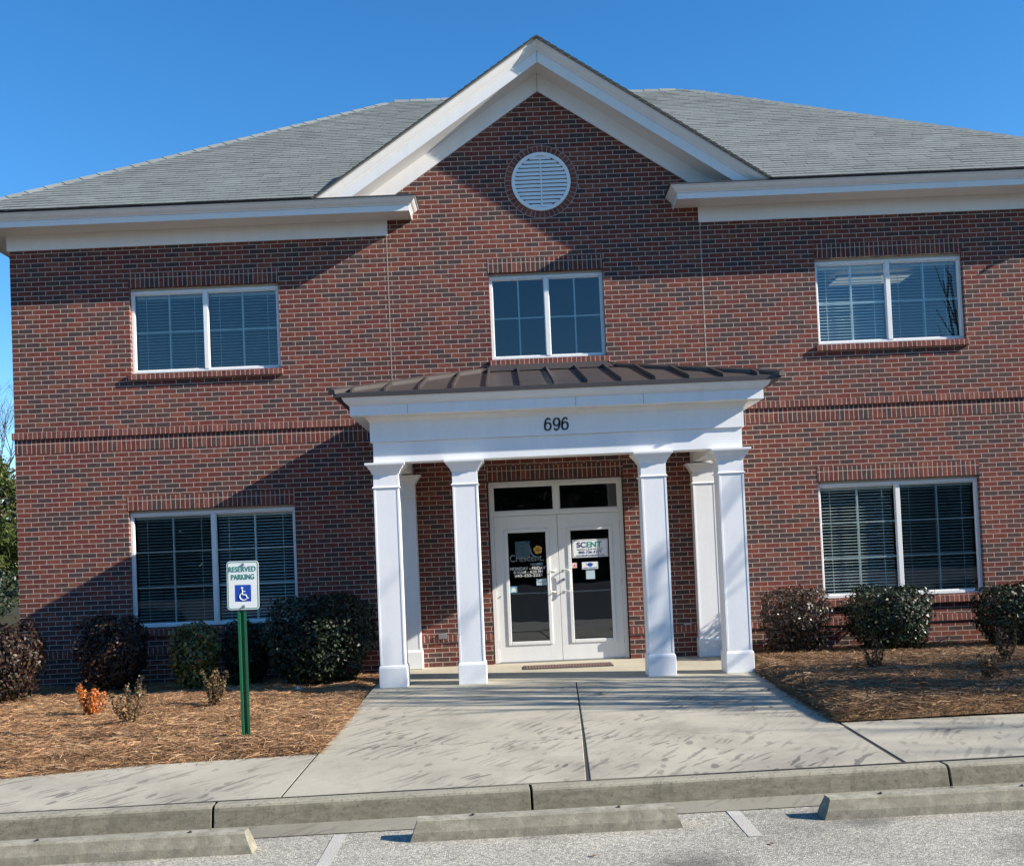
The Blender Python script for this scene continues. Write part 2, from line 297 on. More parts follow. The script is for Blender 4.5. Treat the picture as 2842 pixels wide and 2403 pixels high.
# ------------------------------------------------------------------ mesh helpers
class MB:
    def __init__(s): s.v = []; s.f = []; s.mi = []; s.sm = []
    def add(s, vs, fs, mi=0, smooth=False):
        o = len(s.v); s.v += [tuple(v) for v in vs]
        for f in fs: s.f.append(tuple(i+o for i in f)); s.mi.append(mi); s.sm.append(smooth)
        return s
    def box(s, x0, x1, y0, y1, z0, z1, mi=0, rz=0., c=None):
        vs = [(x, y, z) for z in (z0, z1) for y in (y0, y1) for x in (x0, x1)]
        if rz:
            cx, cy = c if c else ((x0+x1)/2, (y0+y1)/2); ca, sa = math.cos(rz), math.sin(rz)
            vs = [(cx+(x-cx)*ca-(y-cy)*sa, cy+(x-cx)*sa+(y-cy)*ca, z) for x, y, z in vs]
        return s.add(vs, [(0, 2, 3, 1), (4, 5, 7, 6), (0, 1, 5, 4), (2, 6, 7, 3), (0, 4, 6, 2), (1, 3, 7, 5)], mi)
    def quad(s, a, b, c, d, mi=0): return s.add([a, b, c, d], [(0, 1, 2, 3)], mi)
    def prism(s, poly, fn, t0, t1, mi=0):
        n = len(poly); vs = [fn(u, v, t0) for u, v in poly]+[fn(u, v, t1) for u, v in poly]
        fs = [tuple(range(n))[::-1], tuple(range(n, 2*n))]+[(i, (i+1) % n, n+(i+1) % n, n+i) for i in range(n)]
        return s.add(vs, fs, mi)
    def tube(s, pts, rad, n=8, mi=0, caps=True, smooth=True):
        pts = [Vector(p) for p in pts]; rings = []; prev = None
        if not isinstance(rad, (list, tuple)): rad = [rad]*len(pts)
        for i, p in enumerate(pts):
            t = (pts[min(i+1, len(pts)-1)]-pts[max(i-1, 0)]).normalized()
            a = prev if prev is not None else (Vector((0, 0, 1)) if abs(t.z) < .9 else Vector((1, 0, 0)))
            x = (a-t*a.dot(t)).normalized(); y = t.cross(x); prev = x
            rings.append([p+rad[i]*(math.cos(2*math.pi*j/n)*x+math.sin(2*math.pi*j/n)*y) for j in range(n)])
        vs = [v for r in rings for v in r]; fs = []
        for i in range(len(pts)-1):
            for j in range(n): fs.append((i*n+j, i*n+(j+1) % n, (i+1)*n+(j+1) % n, (i+1)*n+j))
        s.add(vs, fs, mi, smooth)
        if caps:
            s.add(rings[0], [tuple(range(n))[::-1]], mi); s.add(rings[-1], [tuple(range(n))], mi)
        return s
    def sweep(s, path, prof, mi=0, caps=True):
        """closed profile (d outward, z) along a plan polyline, mitred; outward = right-hand side of travel"""
        P = [Vector((x, y)) for x, y in path]; n = len(prof); rings = []
        for i, p in enumerate(P):
            d1 = (P[i]-P[i-1]).normalized() if i else (P[1]-P[0]).normalized()
            d2 = (P[i+1]-P[i]).normalized() if i < len(P)-1 else d1
            n1 = Vector((d1.y, -d1.x)); n2 = Vector((d2.y, -d2.x)); m = (n1+n2); m = m/ max(m.dot(n1), 1e-6)
            rings.append([(p.x+m.x*d, p.y+m.y*d, z) for d, z in prof])
        vs = [v for r in rings for v in r]; fs = []
        for i in range(len(P)-1):
            for j in range(n): fs.append((i*n+j, i*n+(j+1) % n, (i+1)*n+(j+1) % n, (i+1)*n+j))
        s.add(vs, fs, mi)
        if caps: s.add(rings[0], [tuple(range(n))], mi); s.add(rings[-1], [tuple(range(n))[::-1]], mi)
        return s
    def build(s, name, mats, parent=None, loc=(0, 0, 0), bevel=0., recalc=True):
        if not isinstance(mats, (list, tuple)): mats = [mats]
        me = bpy.data.meshes.new(name); L = Vector(loc)
        me.from_pydata([tuple(Vector(v)-L) for v in s.v], [], s.f)
        for m in mats: me.materials.append(m)
        me.polygons.foreach_set('material_index', s.mi); me.polygons.foreach_set('use_smooth', s.sm); me.update()
        if recalc:
            import bmesh
            bm = bmesh.new(); bm.from_mesh(me); bmesh.ops.recalc_face_normals(bm, faces=bm.faces); bm.to_mesh(me); bm.free()
        o = bpy.data.objects.new(name, me); COL.objects.link(o); o.location = loc
        if parent is not None:
            o.parent = parent; o.matrix_parent_inverse = Matrix.Identity(4)
            pw = Vector((0, 0, 0)); q = parent
            while q is not None: pw += q.location; q = q.parent
            o.location = L-pw
        if bevel:
            b = o.modifiers.new('bevel', 'BEVEL'); b.width = bevel; b.segments = 2; b.limit_method = 'ANGLE'; b.angle_limit = math.radians(40)
        return o
def fast_mesh(name, V, F, mats, parent=None, mi=None, loc=None):
    """V (n,3) array, F (m,4) quads"""
    V = np.asarray(V, np.float32)
    L = np.array(loc if loc is not None else (0, 0, 0), np.float32); V = V-L
    me = bpy.data.meshes.new(name); me.vertices.add(len(V)); me.vertices.foreach_set('co', V.ravel())
    F = np.asarray(F, np.int32); me.loops.add(F.size); me.loops.foreach_set('vertex_index', F.ravel())
    me.polygons.add(len(F)); k = F.shape[1]
    me.polygons.foreach_set('loop_start', np.arange(len(F), dtype=np.int32)*k)
    for m in (mats if isinstance(mats, (list, tuple)) else [mats]): me.materials.append(m)
    if mi is not None: me.polygons.foreach_set('material_index', np.asarray(mi, np.int32))
    me.update(calc_edges=True); me.validate()
    o = bpy.data.objects.new(name, me); COL.objects.link(o); o.location = tuple(L)
    if parent is not None:
        o.parent = parent; o.location = tuple(Vector(tuple(L))-parent.location)
    return o
def empty(name, loc=(0, 0, 0)):
    o = bpy.data.objects.new(name, None); COL.objects.link(o); o.location = loc; o.empty_display_size = .2; return o
def tag(o, label, cat, group=None):
    o['label'] = label; o['category'] = cat
    if group: o['group'] = group
    return o
def struct(o): o['kind'] = 'structure'; return o
def stuff(o): o['kind'] = 'stuff'; return o
def text(name, body, mat, x0, x1, z0, z1, y, parent, bold=0., depth=.002, shear=0.):
    """lettering on a plane facing -Y, fitted to a box"""
    cu = bpy.data.curves.new(name, 'FONT'); cu.body = body; cu.size = 1; cu.extrude = .01; cu.offset = bold; cu.shear = shear
    ob = bpy.data.objects.new(name, cu); COL.objects.link(ob); bpy.context.view_layer.update()
    me = bpy.data.meshes.new_from_object(ob.evaluated_get(bpy.context.evaluated_depsgraph_get()))
    bpy.data.objects.remove(ob); bpy.data.curves.remove(cu)
    n = len(me.vertices); a = np.empty(n*3, np.float32); me.vertices.foreach_get('co', a); a = a.reshape(-1, 3)
    lo = a.min(0); hi = a.max(0); q = (a-lo)/np.maximum(hi-lo, 1e-6)
    L = Vector(parent_world(parent))
    out = np.stack([x0+q[:, 0]*(x1-x0)-L.x, y-q[:, 2]*depth-L.y, z0+q[:, 1]*(z1-z0)-L.z], 1).astype(np.float32)
    me.vertices.foreach_set('co', out.ravel()); me.materials.clear(); me.materials.append(mat); me.update(); me.name = name
    o = bpy.data.objects.new(name, me); COL.objects.link(o); o.parent = parent
    return o
def parent_world(q):
    pw = Vector((0, 0, 0))
    while q is not None: pw += q.location; q = q.parent
    return pw
# ------------------------------------------------------------------ ground heights
def zg(y):
    ys = [-60, -7.33, -5.75, -2.36, 60]; zs = [-.13, -.13, -.09, 0, 0]
    return float(np.interp(y, ys, zs))
def KB(x): return -7.33+.058*x          # back of kerb
def SB(x): return float(np.interp(x, [-14, -7, -4.945, -3.83, -2.4, 2.25, 3.94, 14], [-9., -7.15, -6.40, -6.09, -5.93, -5.54, -5.48, -5.2]))
PARK = -.30
# ------------------------------------------------------------------ setting
mb = MB(); mb.quad((-400, -400, -.33), (400, -400, -.33), (400, 400, -.33), (-400, 400, -.33)); struct(mb.build('ground', M['grass']))
mb = MB(); mb.quad((-14, -13.2, PARK), (16, -13.2, PARK), (16, KB(16)-.44, PARK), (-14, KB(-14)-.44, PARK)); struct(mb.build('parking_lot', M['asphalt']))
M['added_dark_ground'] = plain('dark_asphalt', (.045, .045, .046), .9, .3, 0., .25, 2., .4, 80)  # dark ground out of view, added to cut light bounced onto the facade
mb = MB(); mb.quad((-60, -46, PARK-.012), (60, -46, PARK-.012), (60, -5, PARK-.012), (-60, -5, PARK-.012)); struct(mb.build('added_dark_ground', M['added_dark_ground']))
mb = MB(); mb.box(-60, 60, .2, 60, -.3, -.06); mb.box(-60, -12.2, -7, .2, -.3, -.06); mb.box(13.2, 60, -5, .2, -.3, -.06); struct(mb.build('lawn', M['grass']))
mb = MB()
for t in (-.155,): mb.add([(-12.6, KB(-12.6)+.0, t), (14, KB(14)+.0, t), (14, -.05, t), (-12.6, -.05, t)], [(0, 1, 2, 3)])
struct(mb.build('soil', M['dirt']))
def slab(mb, poly, mi=0, depth=.09):
    n = len(poly); top = [(x, y, zg(y)) for x, y in poly]; bot = [(x, y, zg(y)-depth) for x, y in poly]
    mb.add(top+bot, [tuple(range(n))]+[(i, n+i, n+(i+1) % n, (i+1) % n) for i in range(n)], mi)
XL, XR = -2.41, 2.255
def cj(y): return float(np.interp(y, [-7.4, -5.75, -2.36], [-.15, -.075, .06]))
mb = MB()
slab(mb, [(XL, -2.355), (XR+.03, -2.355), (XR+.03, .12), (XL, .12)], 1)
for (ya, yb, ga, gb) in ((-2.372, -4.03, .007, .008), (-4.045, -5.73, .009, .011), (-5.758, None, .012, .016)):
    yl = yb if yb else KB(XL)+.02; yr = yb if yb else KB(XR)+.02; ym = yb if yb else KB(0)+.02
    if yb:
        slab(mb, [(XL, ya), (XL, yl+.0), (cj(ym)-gb, ym), (cj(ya)-ga, ya)][::1])
        slab(mb, [(cj(ya)+ga, ya), (cj(ym)+gb, ym), (XR, yr), (XR, ya)])
    else:
        slab(mb, [(XL, ya), (XL, yl), (cj(ym)-gb, ym), (cj(ya)-ga, ya)])
        slab(mb, [(cj(ya)+ga, ya), (cj(ym)+gb, ym), (XR-.01, yr), (XR-.01, ya)])
struct(mb.build('walkway', [M['walk'], M['porch']], bevel=.006))
mb = MB()
xs = [-12.5, -10, -7, -4.945, -3.83, -2.424]
slab(mb, [(x, KB(x)+.02) for x in xs]+[(x, SB(x)) for x in xs[::-1]])
for a, b in ((XR+.028, 5.4), (5.412, 9.0), (9.012, 13.5)):
    slab(mb, [(a, KB(a)+.02), (b, KB(b)+.02), (b, SB(b)), (a, SB(a))])
struct(mb.build('sidewalk', M['walk']))
mb = MB()
def strip(pts, w_):
    for (xa, ya), (xb, yb) in zip(pts[:-1], pts[1:]):
        d = Vector((xb-xa, yb-ya)).normalized(); n_ = Vector((-d.y, d.x))*w_
        mb.add([(xa+n_.x, ya+n_.y, zg(ya)-.006), (xb+n_.x, yb+n_.y, zg(yb)-.006), (xb-n_.x, yb-n_.y, zg(yb)-.006), (xa-n_.x, ya-n_.y, zg(ya)-.006)], [(0, 1, 2, 3)])
strip([(XL-.007, -5.75), (XL-.007, KB(XL))], .012); strip([(XR+.009, -5.75), (XR+.009, KB(XR))], .022)
strip([(XL, -5.744), (XR, -5.744)], .018); strip([(XL, -4.0375), (XR, -4.0375)], .009); strip([(XL, -2.3635), (XR, -2.3635)], .01)
strip([(cj(y), y) for y in (-2.37, -4.04, -5.74, KB(0)+.02)], .02)
strip([(-12.5, KB(-12.5)+.010), (13, KB(13)+.010)], .012)
struct(mb.build('joint_filler', M['dirt']))
# kerb with rounded nose, cut at its joints; gutter pan
def kseg(mb, a, b):
    prof = [(-.0, -.131), (.10, -.132), (.122, -.137), (.137, -.15), (.146, -.168), (.175, PARK+.012), (.175, -.36), (0, -.36)]
    th = math.atan(.058); nx, ny = math.sin(th), -math.cos(th)
    vs = [(x+nx*d, KB(x)+ny*d, z) for x in (a, b) for d, z in prof]; n = len(prof)
    mb.add(vs, [tuple(range(n)), tuple(range(n, 2*n))[::-1]]+[(i, (i+1) % n, n+(i+1) % n, n+i) for i in range(n)])
kj = [-12.6, -6.0, -2.87, -.585, 2.53, 5.6, 8.7, 12]
mb = MB()
for a, b in zip(kj[:-1], kj[1:]): kseg(mb, a+.009, b-.009)
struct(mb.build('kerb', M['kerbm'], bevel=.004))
mb = MB()
for a, b in zip(kj[:-1], kj[1:]):
    a += .004; b -= .004
    mb.add([(a, KB(a)-.17, PARK+.020), (b, KB(b)-.17, PARK+.020), (b, KB(b)-.46, PARK+.006), (a, KB(a)-.46, PARK+.006)], [(0, 3, 2, 1)])
struct(mb.build('gutter', M['gutter']))
mb = MB()
for x0, x1, ya, yb in ((-1.95, -1.86, -7.93, -8.75), (.79, .885, -7.745, -8.42)):
    mb.quad((x0, ya, PARK+.004), (x1, ya, PARK+.004), (x1+.01, yb, PARK+.003), (x0+.01, yb, PARK+.003))
struct(mb.build('parking_stripes', M['stripe']))
# ------------------------------------------------------------------ planting beds
def nfun(seed):
    r = np.random.default_rng(seed); ks = [(r.normal(0, 1.6, 2), r.uniform(0, 6.28), .5) for _ in range(5)]+[(r.normal(0, 5, 2), r.uniform(0, 6.28), .3) for _ in range(7)]+[(r.normal(0, 14, 2), r.uniform(0, 6.28), .16) for _ in range(9)]
    return lambda x, y: sum(a*np.sin(k[0]*x+k[1]*y+p) for k, p, a in ks)/1.6
NF = nfun(3)
SBv = np.vectorize(SB)
def bed_h(x, y, side):
    """height of the straw surface"""
    zgv = np.interp(y, [-60, -7.33, -5.75, -2.36, 60], [-.13, -.13, -.09, 0, 0])
    ex = (XL-x) if side < 0 else (x-XR); ey = y-SBv(x)
    if side < 0:
        ey = np.maximum(ey, 0.); ridge = np.clip((ey-.24*np.clip((-3.0-x)/1.6, .05, 1.2)-.06*np.sin(x*2.1)-.05*np.sin(x*5.3)-.03*np.sin(x*13))/.07, 0, 1); ridge = ridge*ridge*(3-2*ridge)
        e = np.clip(ex/.18, 0, 1)
        h = (.012+ridge*(.022+.05*np.exp(-((ey-.42)/.22)**2)))*np.sqrt(np.maximum(e, 0.02))*np.clip(ey/.05, .1, 1)
        fall = -.10*np.clip((y+4.2)/2.2, 0, 1)
    else:
        e = np.clip(np.minimum(ex, ey)/.22, 0, 1); e = np.sqrt(e)
        h = .02*np.clip(np.minimum(ex, ey)/.02, 0, 1)+.125*e
        fall = -.10*np.clip((y+4.0)/3.5, 0, 1)
    return zgv+h+fall+.022*NF(x, y)*np.clip(np.minimum(ex, ey)/.3, .15, 1)
def bed(side, x0, x1, name, nn):
    nx, ny = 150, 90; V = []; F = []
    for i in range(nx+1):
        t = i/nx; t = t**1.6 if side > 0 else 1-(1-t)**1.6
        x = x0+(x1-x0)*t; ys = SB(x)+.002
        for j in range(ny+1):
            y = ys+(0.05-ys)*(j/ny)**1.3; V.append((x, y, 0))
    V = np.array(V); V[:, 2] = bed_h(V[:, 0], V[:, 1], side)
    for i in range(nx):
        for j in range(ny): a = i*(ny+1)+j; F.append((a, a+ny+1, a+ny+2, a+1))
    o = fast_mesh(name, V, F, M['bed']); struct(o)
    # needles
    x = (XL if side < 0 else XR)+side*(np.abs(x1-x0)*RNG.uniform(0, 1, nn*3)**1.35-.012); y = RNG.uniform(-7.2, 0.0, nn*3)
    ok = (y > SBv(x)-.012) | ((y > SBv(x)-.20) & (RNG.uniform(0, 1, len(x)) < .02)); dens = np.where(y < -1.6, 1.0, .45); ok &= RNG.uniform(0, 1, len(x)) < dens
    x = x[ok][:nn]; y = y[ok][:nn]; n = len(x)
    edge = RNG.uniform(0, 1, n)
    z = bed_h(x, np.maximum(y, SBv(x)+.01), side)+RNG.uniform(.0, .022, n)+.018*(RNG.uniform(0, 1, n)**4)
    yaw = RNG.normal(0, .75, n)+np.where(RNG.uniform(0, 1, n) < .3, RNG.uniform(0, 3.14, n), 0)+.6*NF(x*1.7+3, y*1.7)
    pit = RNG.normal(0, .16, n); ln = RNG.uniform(.06, .18, n); wd = RNG.uniform(.0014, .0030, n)
    big = RNG.uniform(0, 1, n) < .004; wd[big] *= 5; ln[big] *= .45
    d = np.stack([np.cos(yaw)*np.cos(pit), np.sin(yaw)*np.cos(pit), np.sin(pit)], 1)
    rl = RNG.normal(0, .6, n); s = np.stack([-np.sin(yaw)*np.cos(rl), np.cos(yaw)*np.cos(rl), np.sin(rl)], 1)
    c = np.stack([x, y, z], 1); bend = np.stack([s[:, 0], s[:, 1], s[:, 2]*0+.3], 1)*(RNG.normal(0, .10, n)*ln)[:, None]
    P = [c-d*ln[:, None]/2, c+bend, c+d*ln[:, None]/2]; W = s*wd[:, None]
    V = np.stack([P[0]-W*.6, P[0]+W*.6, P[1]-W, P[1]+W, P[2]-W*.5, P[2]+W*.5], 1).reshape(-1, 3)
    b = np.arange(n)*6; F = np.concatenate([np.stack([b, b+2, b+3, b+1], 1), np.stack([b+2, b+4, b+5, b+3], 1)])
    stuff(fast_mesh('pine_straw', V, F, M['needle' if side < 0 else 'needle_shaded']))
bed(-1, XL, -12.2, 'straw_bed', 165000)
bed(1, XR, 13.2, 'straw_bed', 145000)
# ------------------------------------------------------------------ building
B = tag(empty('office_building', (0, 0, 0)), 'two-storey red brick office building with white gable and grey shingle hip roof', 'building')
WX0, WX1 = -7.69, 8.17
OPEN = {  # x0,x1,z0,z1
 'UL': (-5.99, -3.845, 4.37, 5.605), 'C': (-.815, .832, 4.35, 5.60), 'UR': (3.88, 6.005, 4.37, 5.615),
 'LL': (-6.10, -3.72, .73, 2.405), 'LR': (3.765, 6.075, .73, 2.405), 'D': (-.965, .985, -.15, 2.61)}
REV = .10
mb = MB()
xs = sorted({WX0, WX1, *[o[0] for o in OPEN.values()], *[o[1] for o in OPEN.values()]})
zs = sorted({-.25, 6.6, *[o[2] for o in OPEN.values()], *[o[3] for o in OPEN.values()]})
for x0, x1 in zip(xs[:-1], xs[1:]):
    for z0, z1 in zip(zs[:-1], zs[1:]):
        cx, cz = (x0+x1)/2, (z0+z1)/2
        if any(o[0] < cx < o[1] and o[2] < cz < o[3] for o in OPEN.values()): continue
        mb.quad((x0, 0, z0), (x1, 0, z0), (x1, 0, z1), (x0, 0, z1))
mb.add([(-2.72, 0, 6.6), (2.72, 0, 6.6), (0, 0, 8.43)], [(0, 1, 2)])
for x0, x1, z0, z1 in OPEN.values():
    mb.quad((x0, 0, z0), (x0, 0, z1), (x0, REV+.06, z1), (x0, REV+.06, z0)); mb.quad((x1, 0, z0), (x1, REV+.06, z0), (x1, REV+.06, z1), (x1, 0, z1))
    mb.quad((x0, 0, z1), (x1, 0, z1), (x1, REV+.06, z1), (x0, REV+.06, z1)); mb.quad((x0, 0, z0), (x0, REV+.06, z0), (x1, REV+.06, z0), (x1, 0, z0))
mb.quad((WX0, 0, -.25), (WX0, 0, 6.6), (WX0, 12.6, 6.6), (WX0, 12.6, -.25)); mb.quad((WX1, 0, -.25), (WX1, 12.6, -.25), (WX1, 12.6, 6.6), (WX1, 0, 6.6))
mb.quad((WX0, 12.6, -.25), (WX0, 12.6, 6.6), (WX1, 12.6, 6.6), (WX1, 12.6, -.25))
mb.build('wall', M['brick'], B, recalc=False)
# soldier band + projecting rowlock at first-floor level, water table
def brick_strip(name, x0, x1, z0, z1, proj, mat, parent=B):
    mb = MB(); mb.box(x0, x1, -proj, .0015, z0, z1); return mb.build(name, M[mat], parent, loc=(0, 0, z0), bevel=.003 if proj > .01 else 0)
mb = MB(); mb.box(WX0-.003, WX1, -.003, .0, 3.28, 3.485); mb.box(WX0-.003, WX0, .0, 12, 3.28, 3.485); mb.build('soldier_course', M['soldier'], B, loc=(0, 0, 3.28))
mb = MB(); mb.box(WX0-.03, WX1, -.03, .0, 3.487, 3.585); mb.box(WX0-.03, WX0, .0, 12, 3.487, 3.585); mb.build('rowlock_course', M['rowlock'], B, loc=(0, 0, 3.487), bevel=.003)
for a, b in ((WX0-.022, OPEN['D'][0]-.002), (OPEN['D'][1]+.002, WX1)):
    mb = MB(); mb.box(a, b, -.022, .0, .352, .448); mb.build('water_table', M['rowlock'], B, loc=(0, 0, .352), bevel=.003)
for x in (-2.257, 2.257):
    for z0, z1 in ((3.587, 6.20), (.45, 3.278)):
        mb = MB(); mb.box(x-.006, x+.006, -.0025, .002, z0, z1); mb.build('control_joint', M['joint'], B)
for k_, (x0, x1, z0, z1) in OPEN.items():
    brick_strip('lintel', x0-.005, x1+.005, z1+.004, z1+.206, .004, 'soldier')
# interior shell so the panes look into rooms
mb = MB()
for (z0, z1) in ((.02, 2.75), (3.4, 6.0)):
    a, b, y0, y1 = WX0+.15, WX1-.15, .30, 6.0
    mb.quad((a, y1, z0), (b, y1, z0), (b, y1, z1), (a, y1, z1)); mb.quad((a, y0, z1), (a, y1, z1), (b, y1, z1), (b, y0, z1))
    mb.quad((a, y0, z0), (b, y0, z0), (b, y1, z0), (a, y1, z0), 1)
    for x in (a, -2.6, 2.6, b): mb.quad((x, y0, z0), (x, y1, z0), (x, y1, z1), (x, y0, z1))
mb.build('room', [M['interior'], M['carpet']], B)
def window(key, rows, blinds):
    x0, x1, z0, z1 = OPEN[key]; y = REV-.03; cx = (x0+x1)/2
    zt = z1-.035; fwid = .044; mw = .031
    mb = MB()
    mb.box(x0+.002, x0+fwid, y, y+.07, z0+.002, zt-fwid); mb.box(x1-fwid, x1-.002, y, y+.07, z0+.002, zt-fwid)
    mb.box(x0+.002, x1-.002, y, y+.07, zt-fwid, zt); mb.box(x0+fwid, x1-fwid, y, y+.07, z0+.002, z0+fwid)
    mb.box(cx-mw, cx+mw, y-.006, y+.06, z0+fwid, zt-fwid)
    # inner sash lips
    for a, b in ((x0+fwid, cx-mw), (cx+mw, x1-fwid)):
        mb.box(a, a+.010, y+.02, y+.055, z0+fwid, zt-fwid); mb.box(b-.010, b, y+.02, y+.055, z0+fwid, zt-fwid)
        mb.box(a+.016, b-.016, y+.02, y+.055, z0+fwid, z0+fwid+.016); mb.box(a+.016, b-.016, y+.02, y+.055, zt-fwid-.016, zt-fwid)
    W = mb.build('window', M['vinyl'], B, loc=(cx, y, z0), bevel=.003)
    mb = MB(); mb.box(x0+.002, x1-.002, y-.01, y+.06, zt+.001, z1-.001); mb.build('head_trim', M['head'], W)
    for a, b in ((x0+fwid+.016, cx-mw-.016), (cx+mw+.016, x1-fwid-.016)):
        mb = MB(); mb.quad((a-.004, y+.035, z0+fwid+.01), (b+.004, y+.035, z0+fwid+.01), (b+.004, y+.035, zt-fwid-.01), (a-.004, y+.035, zt-fwid-.01)); mb.build('glass', M['glass'], W)
        za, zb = z0+fwid+.016, zt-fwid-.016; m = (a+b)/2; mb = MB()
        mb.box(m-.011, m+.011, y+.0365, y+.046, za, zb)
        for r in range(1, rows):
            zz = za+(zb-za)*r/rows
            mb.box(a, m-.0112, y+.0368, y+.0455, zz-.010, zz+.010); mb.box(m+.0112, b, y+.0368, y+.0455, zz-.010, zz+.010)
        mb.build('muntin', M['vinyl'], W)
        if blinds:
            mb = MB(); mb.box(a-.01, b+.01, y+.10, y+.15, zb-.035, zb+.01)
            nsl = int((zb-za)/.044); tilt = math.radians(random.uniform(25, 29) if rows == 2 else random.uniform(14, 18))
            for i in range(nsl):
                zc = zb-.06-i*.044; dy, dz = .024*math.cos(tilt), .024*math.sin(tilt)
                sag = random.uniform(-.002, .002)
                mb.add([(a, y+.125-dy, zc-dz), (b, y+.125-dy, zc-dz+sag), (b, y+.125+dy, zc+dz+sag), (a, y+.125+dy, zc+dz),
                        (a, y+.125-dy, zc-dz-.0022), (b, y+.125-dy, zc-dz-.0022+sag), (b, y+.125+dy, zc+dz-.0022+sag), (a, y+.125+dy, zc+dz-.0022)],
                       [(0, 1, 2, 3), (7, 6, 5, 4), (0, 4, 5, 1), (2, 6, 7, 3)])
            for u in (.14, .5, .86):
                xx = a+(b-a)*u; mb.box(xx-.0035, xx+.0035, y+.098, y+.1005, za, zb-.03)
            mb.build('blind', M['slat'], W, recalc=False)
    zs0 = z0-.115 if rows == 3 else z0-.098
    mb = MB(); s = (x0-.035, x1+.035)
    mb.add([(s[0], -.055, zs0), (s[1], -.055, zs0), (s[1], .09, zs0), (s[0], .09, zs0), (s[0], -.055, z0-.018), (s[1], -.055, z0-.018), (s[1], .09, z0), (s[0], .09, z0)],
           [(0, 3, 2, 1), (4, 5, 6, 7), (0, 1, 5, 4), (2, 3, 7, 6), (0, 4, 7, 3), (1, 2, 6, 5)])
    mb.build('window_sill', M['rowlock'], W, loc=(0, 0, zs0), bevel=.004)
    return W
for k_, r_, b_ in (('UL', 2, 1), ('C', 2, 0), ('UR', 2, 1), ('LL', 3, 1), ('LR', 3, 1)): window(k_, r_, b_)
# ---- door and transom
dy = .085
mb = MB(); D0, D1 = -.95, .972
mb.box(D0, D0+.058, dy, dy+.10, 0.0, 2.60); mb.box(D1-.058, D1, dy, dy+.10, 0.0, 2.60)
mb.box(D0+.058, D1-.058, dy, dy+.10, 2.535, 2.60); mb.box(D0+.058, D1-.058, dy, dy+.10, 2.105, 2.165); mb.box(-.012, .055, dy+.002, dy+.098, 2.165, 2.535)
DF = mb.build('door_frame', M['doorwhite'], B, loc=(0, dy, 0), bevel=.004)
mb = MB(); mb.box(D0+.02, D1-.02, dy-.02, dy+.11, -.02, .012); mb.build('threshold', M['galv'], DF)
for a, b in ((D0+.058, -.012), (.055, D1-.058)):
    mb = MB(); mb.box(a, a+.02, dy+.03, dy+.06, 2.165, 2.535); mb.box(b-.02, b, dy+.03, dy+.06, 2.165, 2.535); mb.box(a+.02, b-.02, dy+.03, dy+.06, 2.165, 2.183); mb.box(a+.02, b-.02, dy+.03, dy+.06, 2.517, 2.535)
    tr = mb.build('transom', M['doorwhite'], B, loc=(a, dy, 2.165)); mb = MB(); mb.quad((a+.018, dy+.045, 2.18), (b-.018, dy+.045, 2.18), (b-.018, dy+.045, 2.52), (a+.018, dy+.045, 2.52)); mb.build('glass', M['glassdoor'], tr)
def door(x0, x1, gx0, gx1, gz0, gz1, hinge):
    y0, y1 = dy+.018, dy+.062
    mb = MB(); mb.box(x0, gx0, y0, y1, .016, 2.100); mb.box(gx1, x1, y0, y1, .016, 2.100); mb.box(gx0, gx1, y0, y1, .016, gz0); mb.box(gx0, gx1, y0, y1, gz1, 2.100)
    d = mb.build('door', M['doorwhite'], B, loc=(x0, y0, 0), bevel=.002)
    mb = MB(); t = .045; yy = y0-.014
    for (a, b, c, e) in ((gx0-t, gx0+.006, gz0-t, gz1+t), (gx1-.006, gx1+t, gz0-t, gz1+t), (gx0+.006, gx1-.006, gz0-t, gz0+.006), (gx0+.006, gx1-.006, gz1-.006, gz1+t)): mb.box(a, b, yy, y0-.0005, c, e)
    mb.build('glazing_bead', M['doorwhite'], d, bevel=.006)
    mb = MB(); mb.quad((gx0, y0+.012, gz0), (gx1, y0+.012, gz0), (gx1, y0+.012, gz1), (gx0, y0+.012, gz1)); mb.build('glass', M['glassdoor'], d)
    mb = MB(); mb.box(gx0+.01, gx1-.01, y1-.02, y1+.01, .978, .997); mb.build('push_bar', M['vinyl'], d)
    for z in (1.92, 1.105, .275):
        mb = MB(); xh = x0-.008 if hinge < 0 else x1+.008
        mb.tube([(xh, y0-.008, z-.055), (xh, y0-.008, z+.055)], .0095, 8); mb.box(xh-.012, xh+.012, y0-.004, y0+.004, z-.05, z+.05); mb.build('hinge', M['galv'], d)
    return d
DL = door(-.888, .018, -.704, -.150, .297, 1.866, -1); DR = door(.024, .912, .197, .758, .299, 1.866, 1)
for d, xo, xi in ((DL, -.118, -.045), (DR, .170, .098)):
    yb = dy+.018; yh = yb-.062; mb = MB()
    zt, zb = 1.30, .995
    P = [(xi, yb-.002, zt), (xi, yh+.018, zt), (xi+(xo-xi)*.15, yh, zt), (xo-(xo-xi)*.30, yh, zt-.002), (xo-(xo-xi)*.06, yh, zt-.012), (xo, yh, zt-.035), (xo, yh, zb+.035), (xo-(xo-xi)*.06, yh, zb+.012), (xo-(xo-xi)*.30, yh, zb+.002), (xi+(xo-xi)*.15, yh, zb), (xi, yh+.018, zb), (xi, yb-.002, zb)]
    mb.tube(P, .0095, 10); mb.tube([(xi, yb-.001, zt), (xi, yb-.008, zt)], .022, 12); mb.tube([(xi, yb-.001, zb), (xi, yb-.008, zb)], .022, 12)
    mb.build('pull_handle', M['vinyl'], d)
mb = MB(); mb.tube([(.082, dy+.016, 1.165), (.082, dy-.010, 1.165)], .021, 14); mb.box(.079, .085, dy-.012, dy-.009, 1.15, 1.18); mb.build('lock', M['galv'], DR)
mb = MB(); mb.tube([(-.835, dy+.017, .955), (-.835, dy+.006, .955)], .010, 10); mb.build('door_viewer', M['galv'], DL)
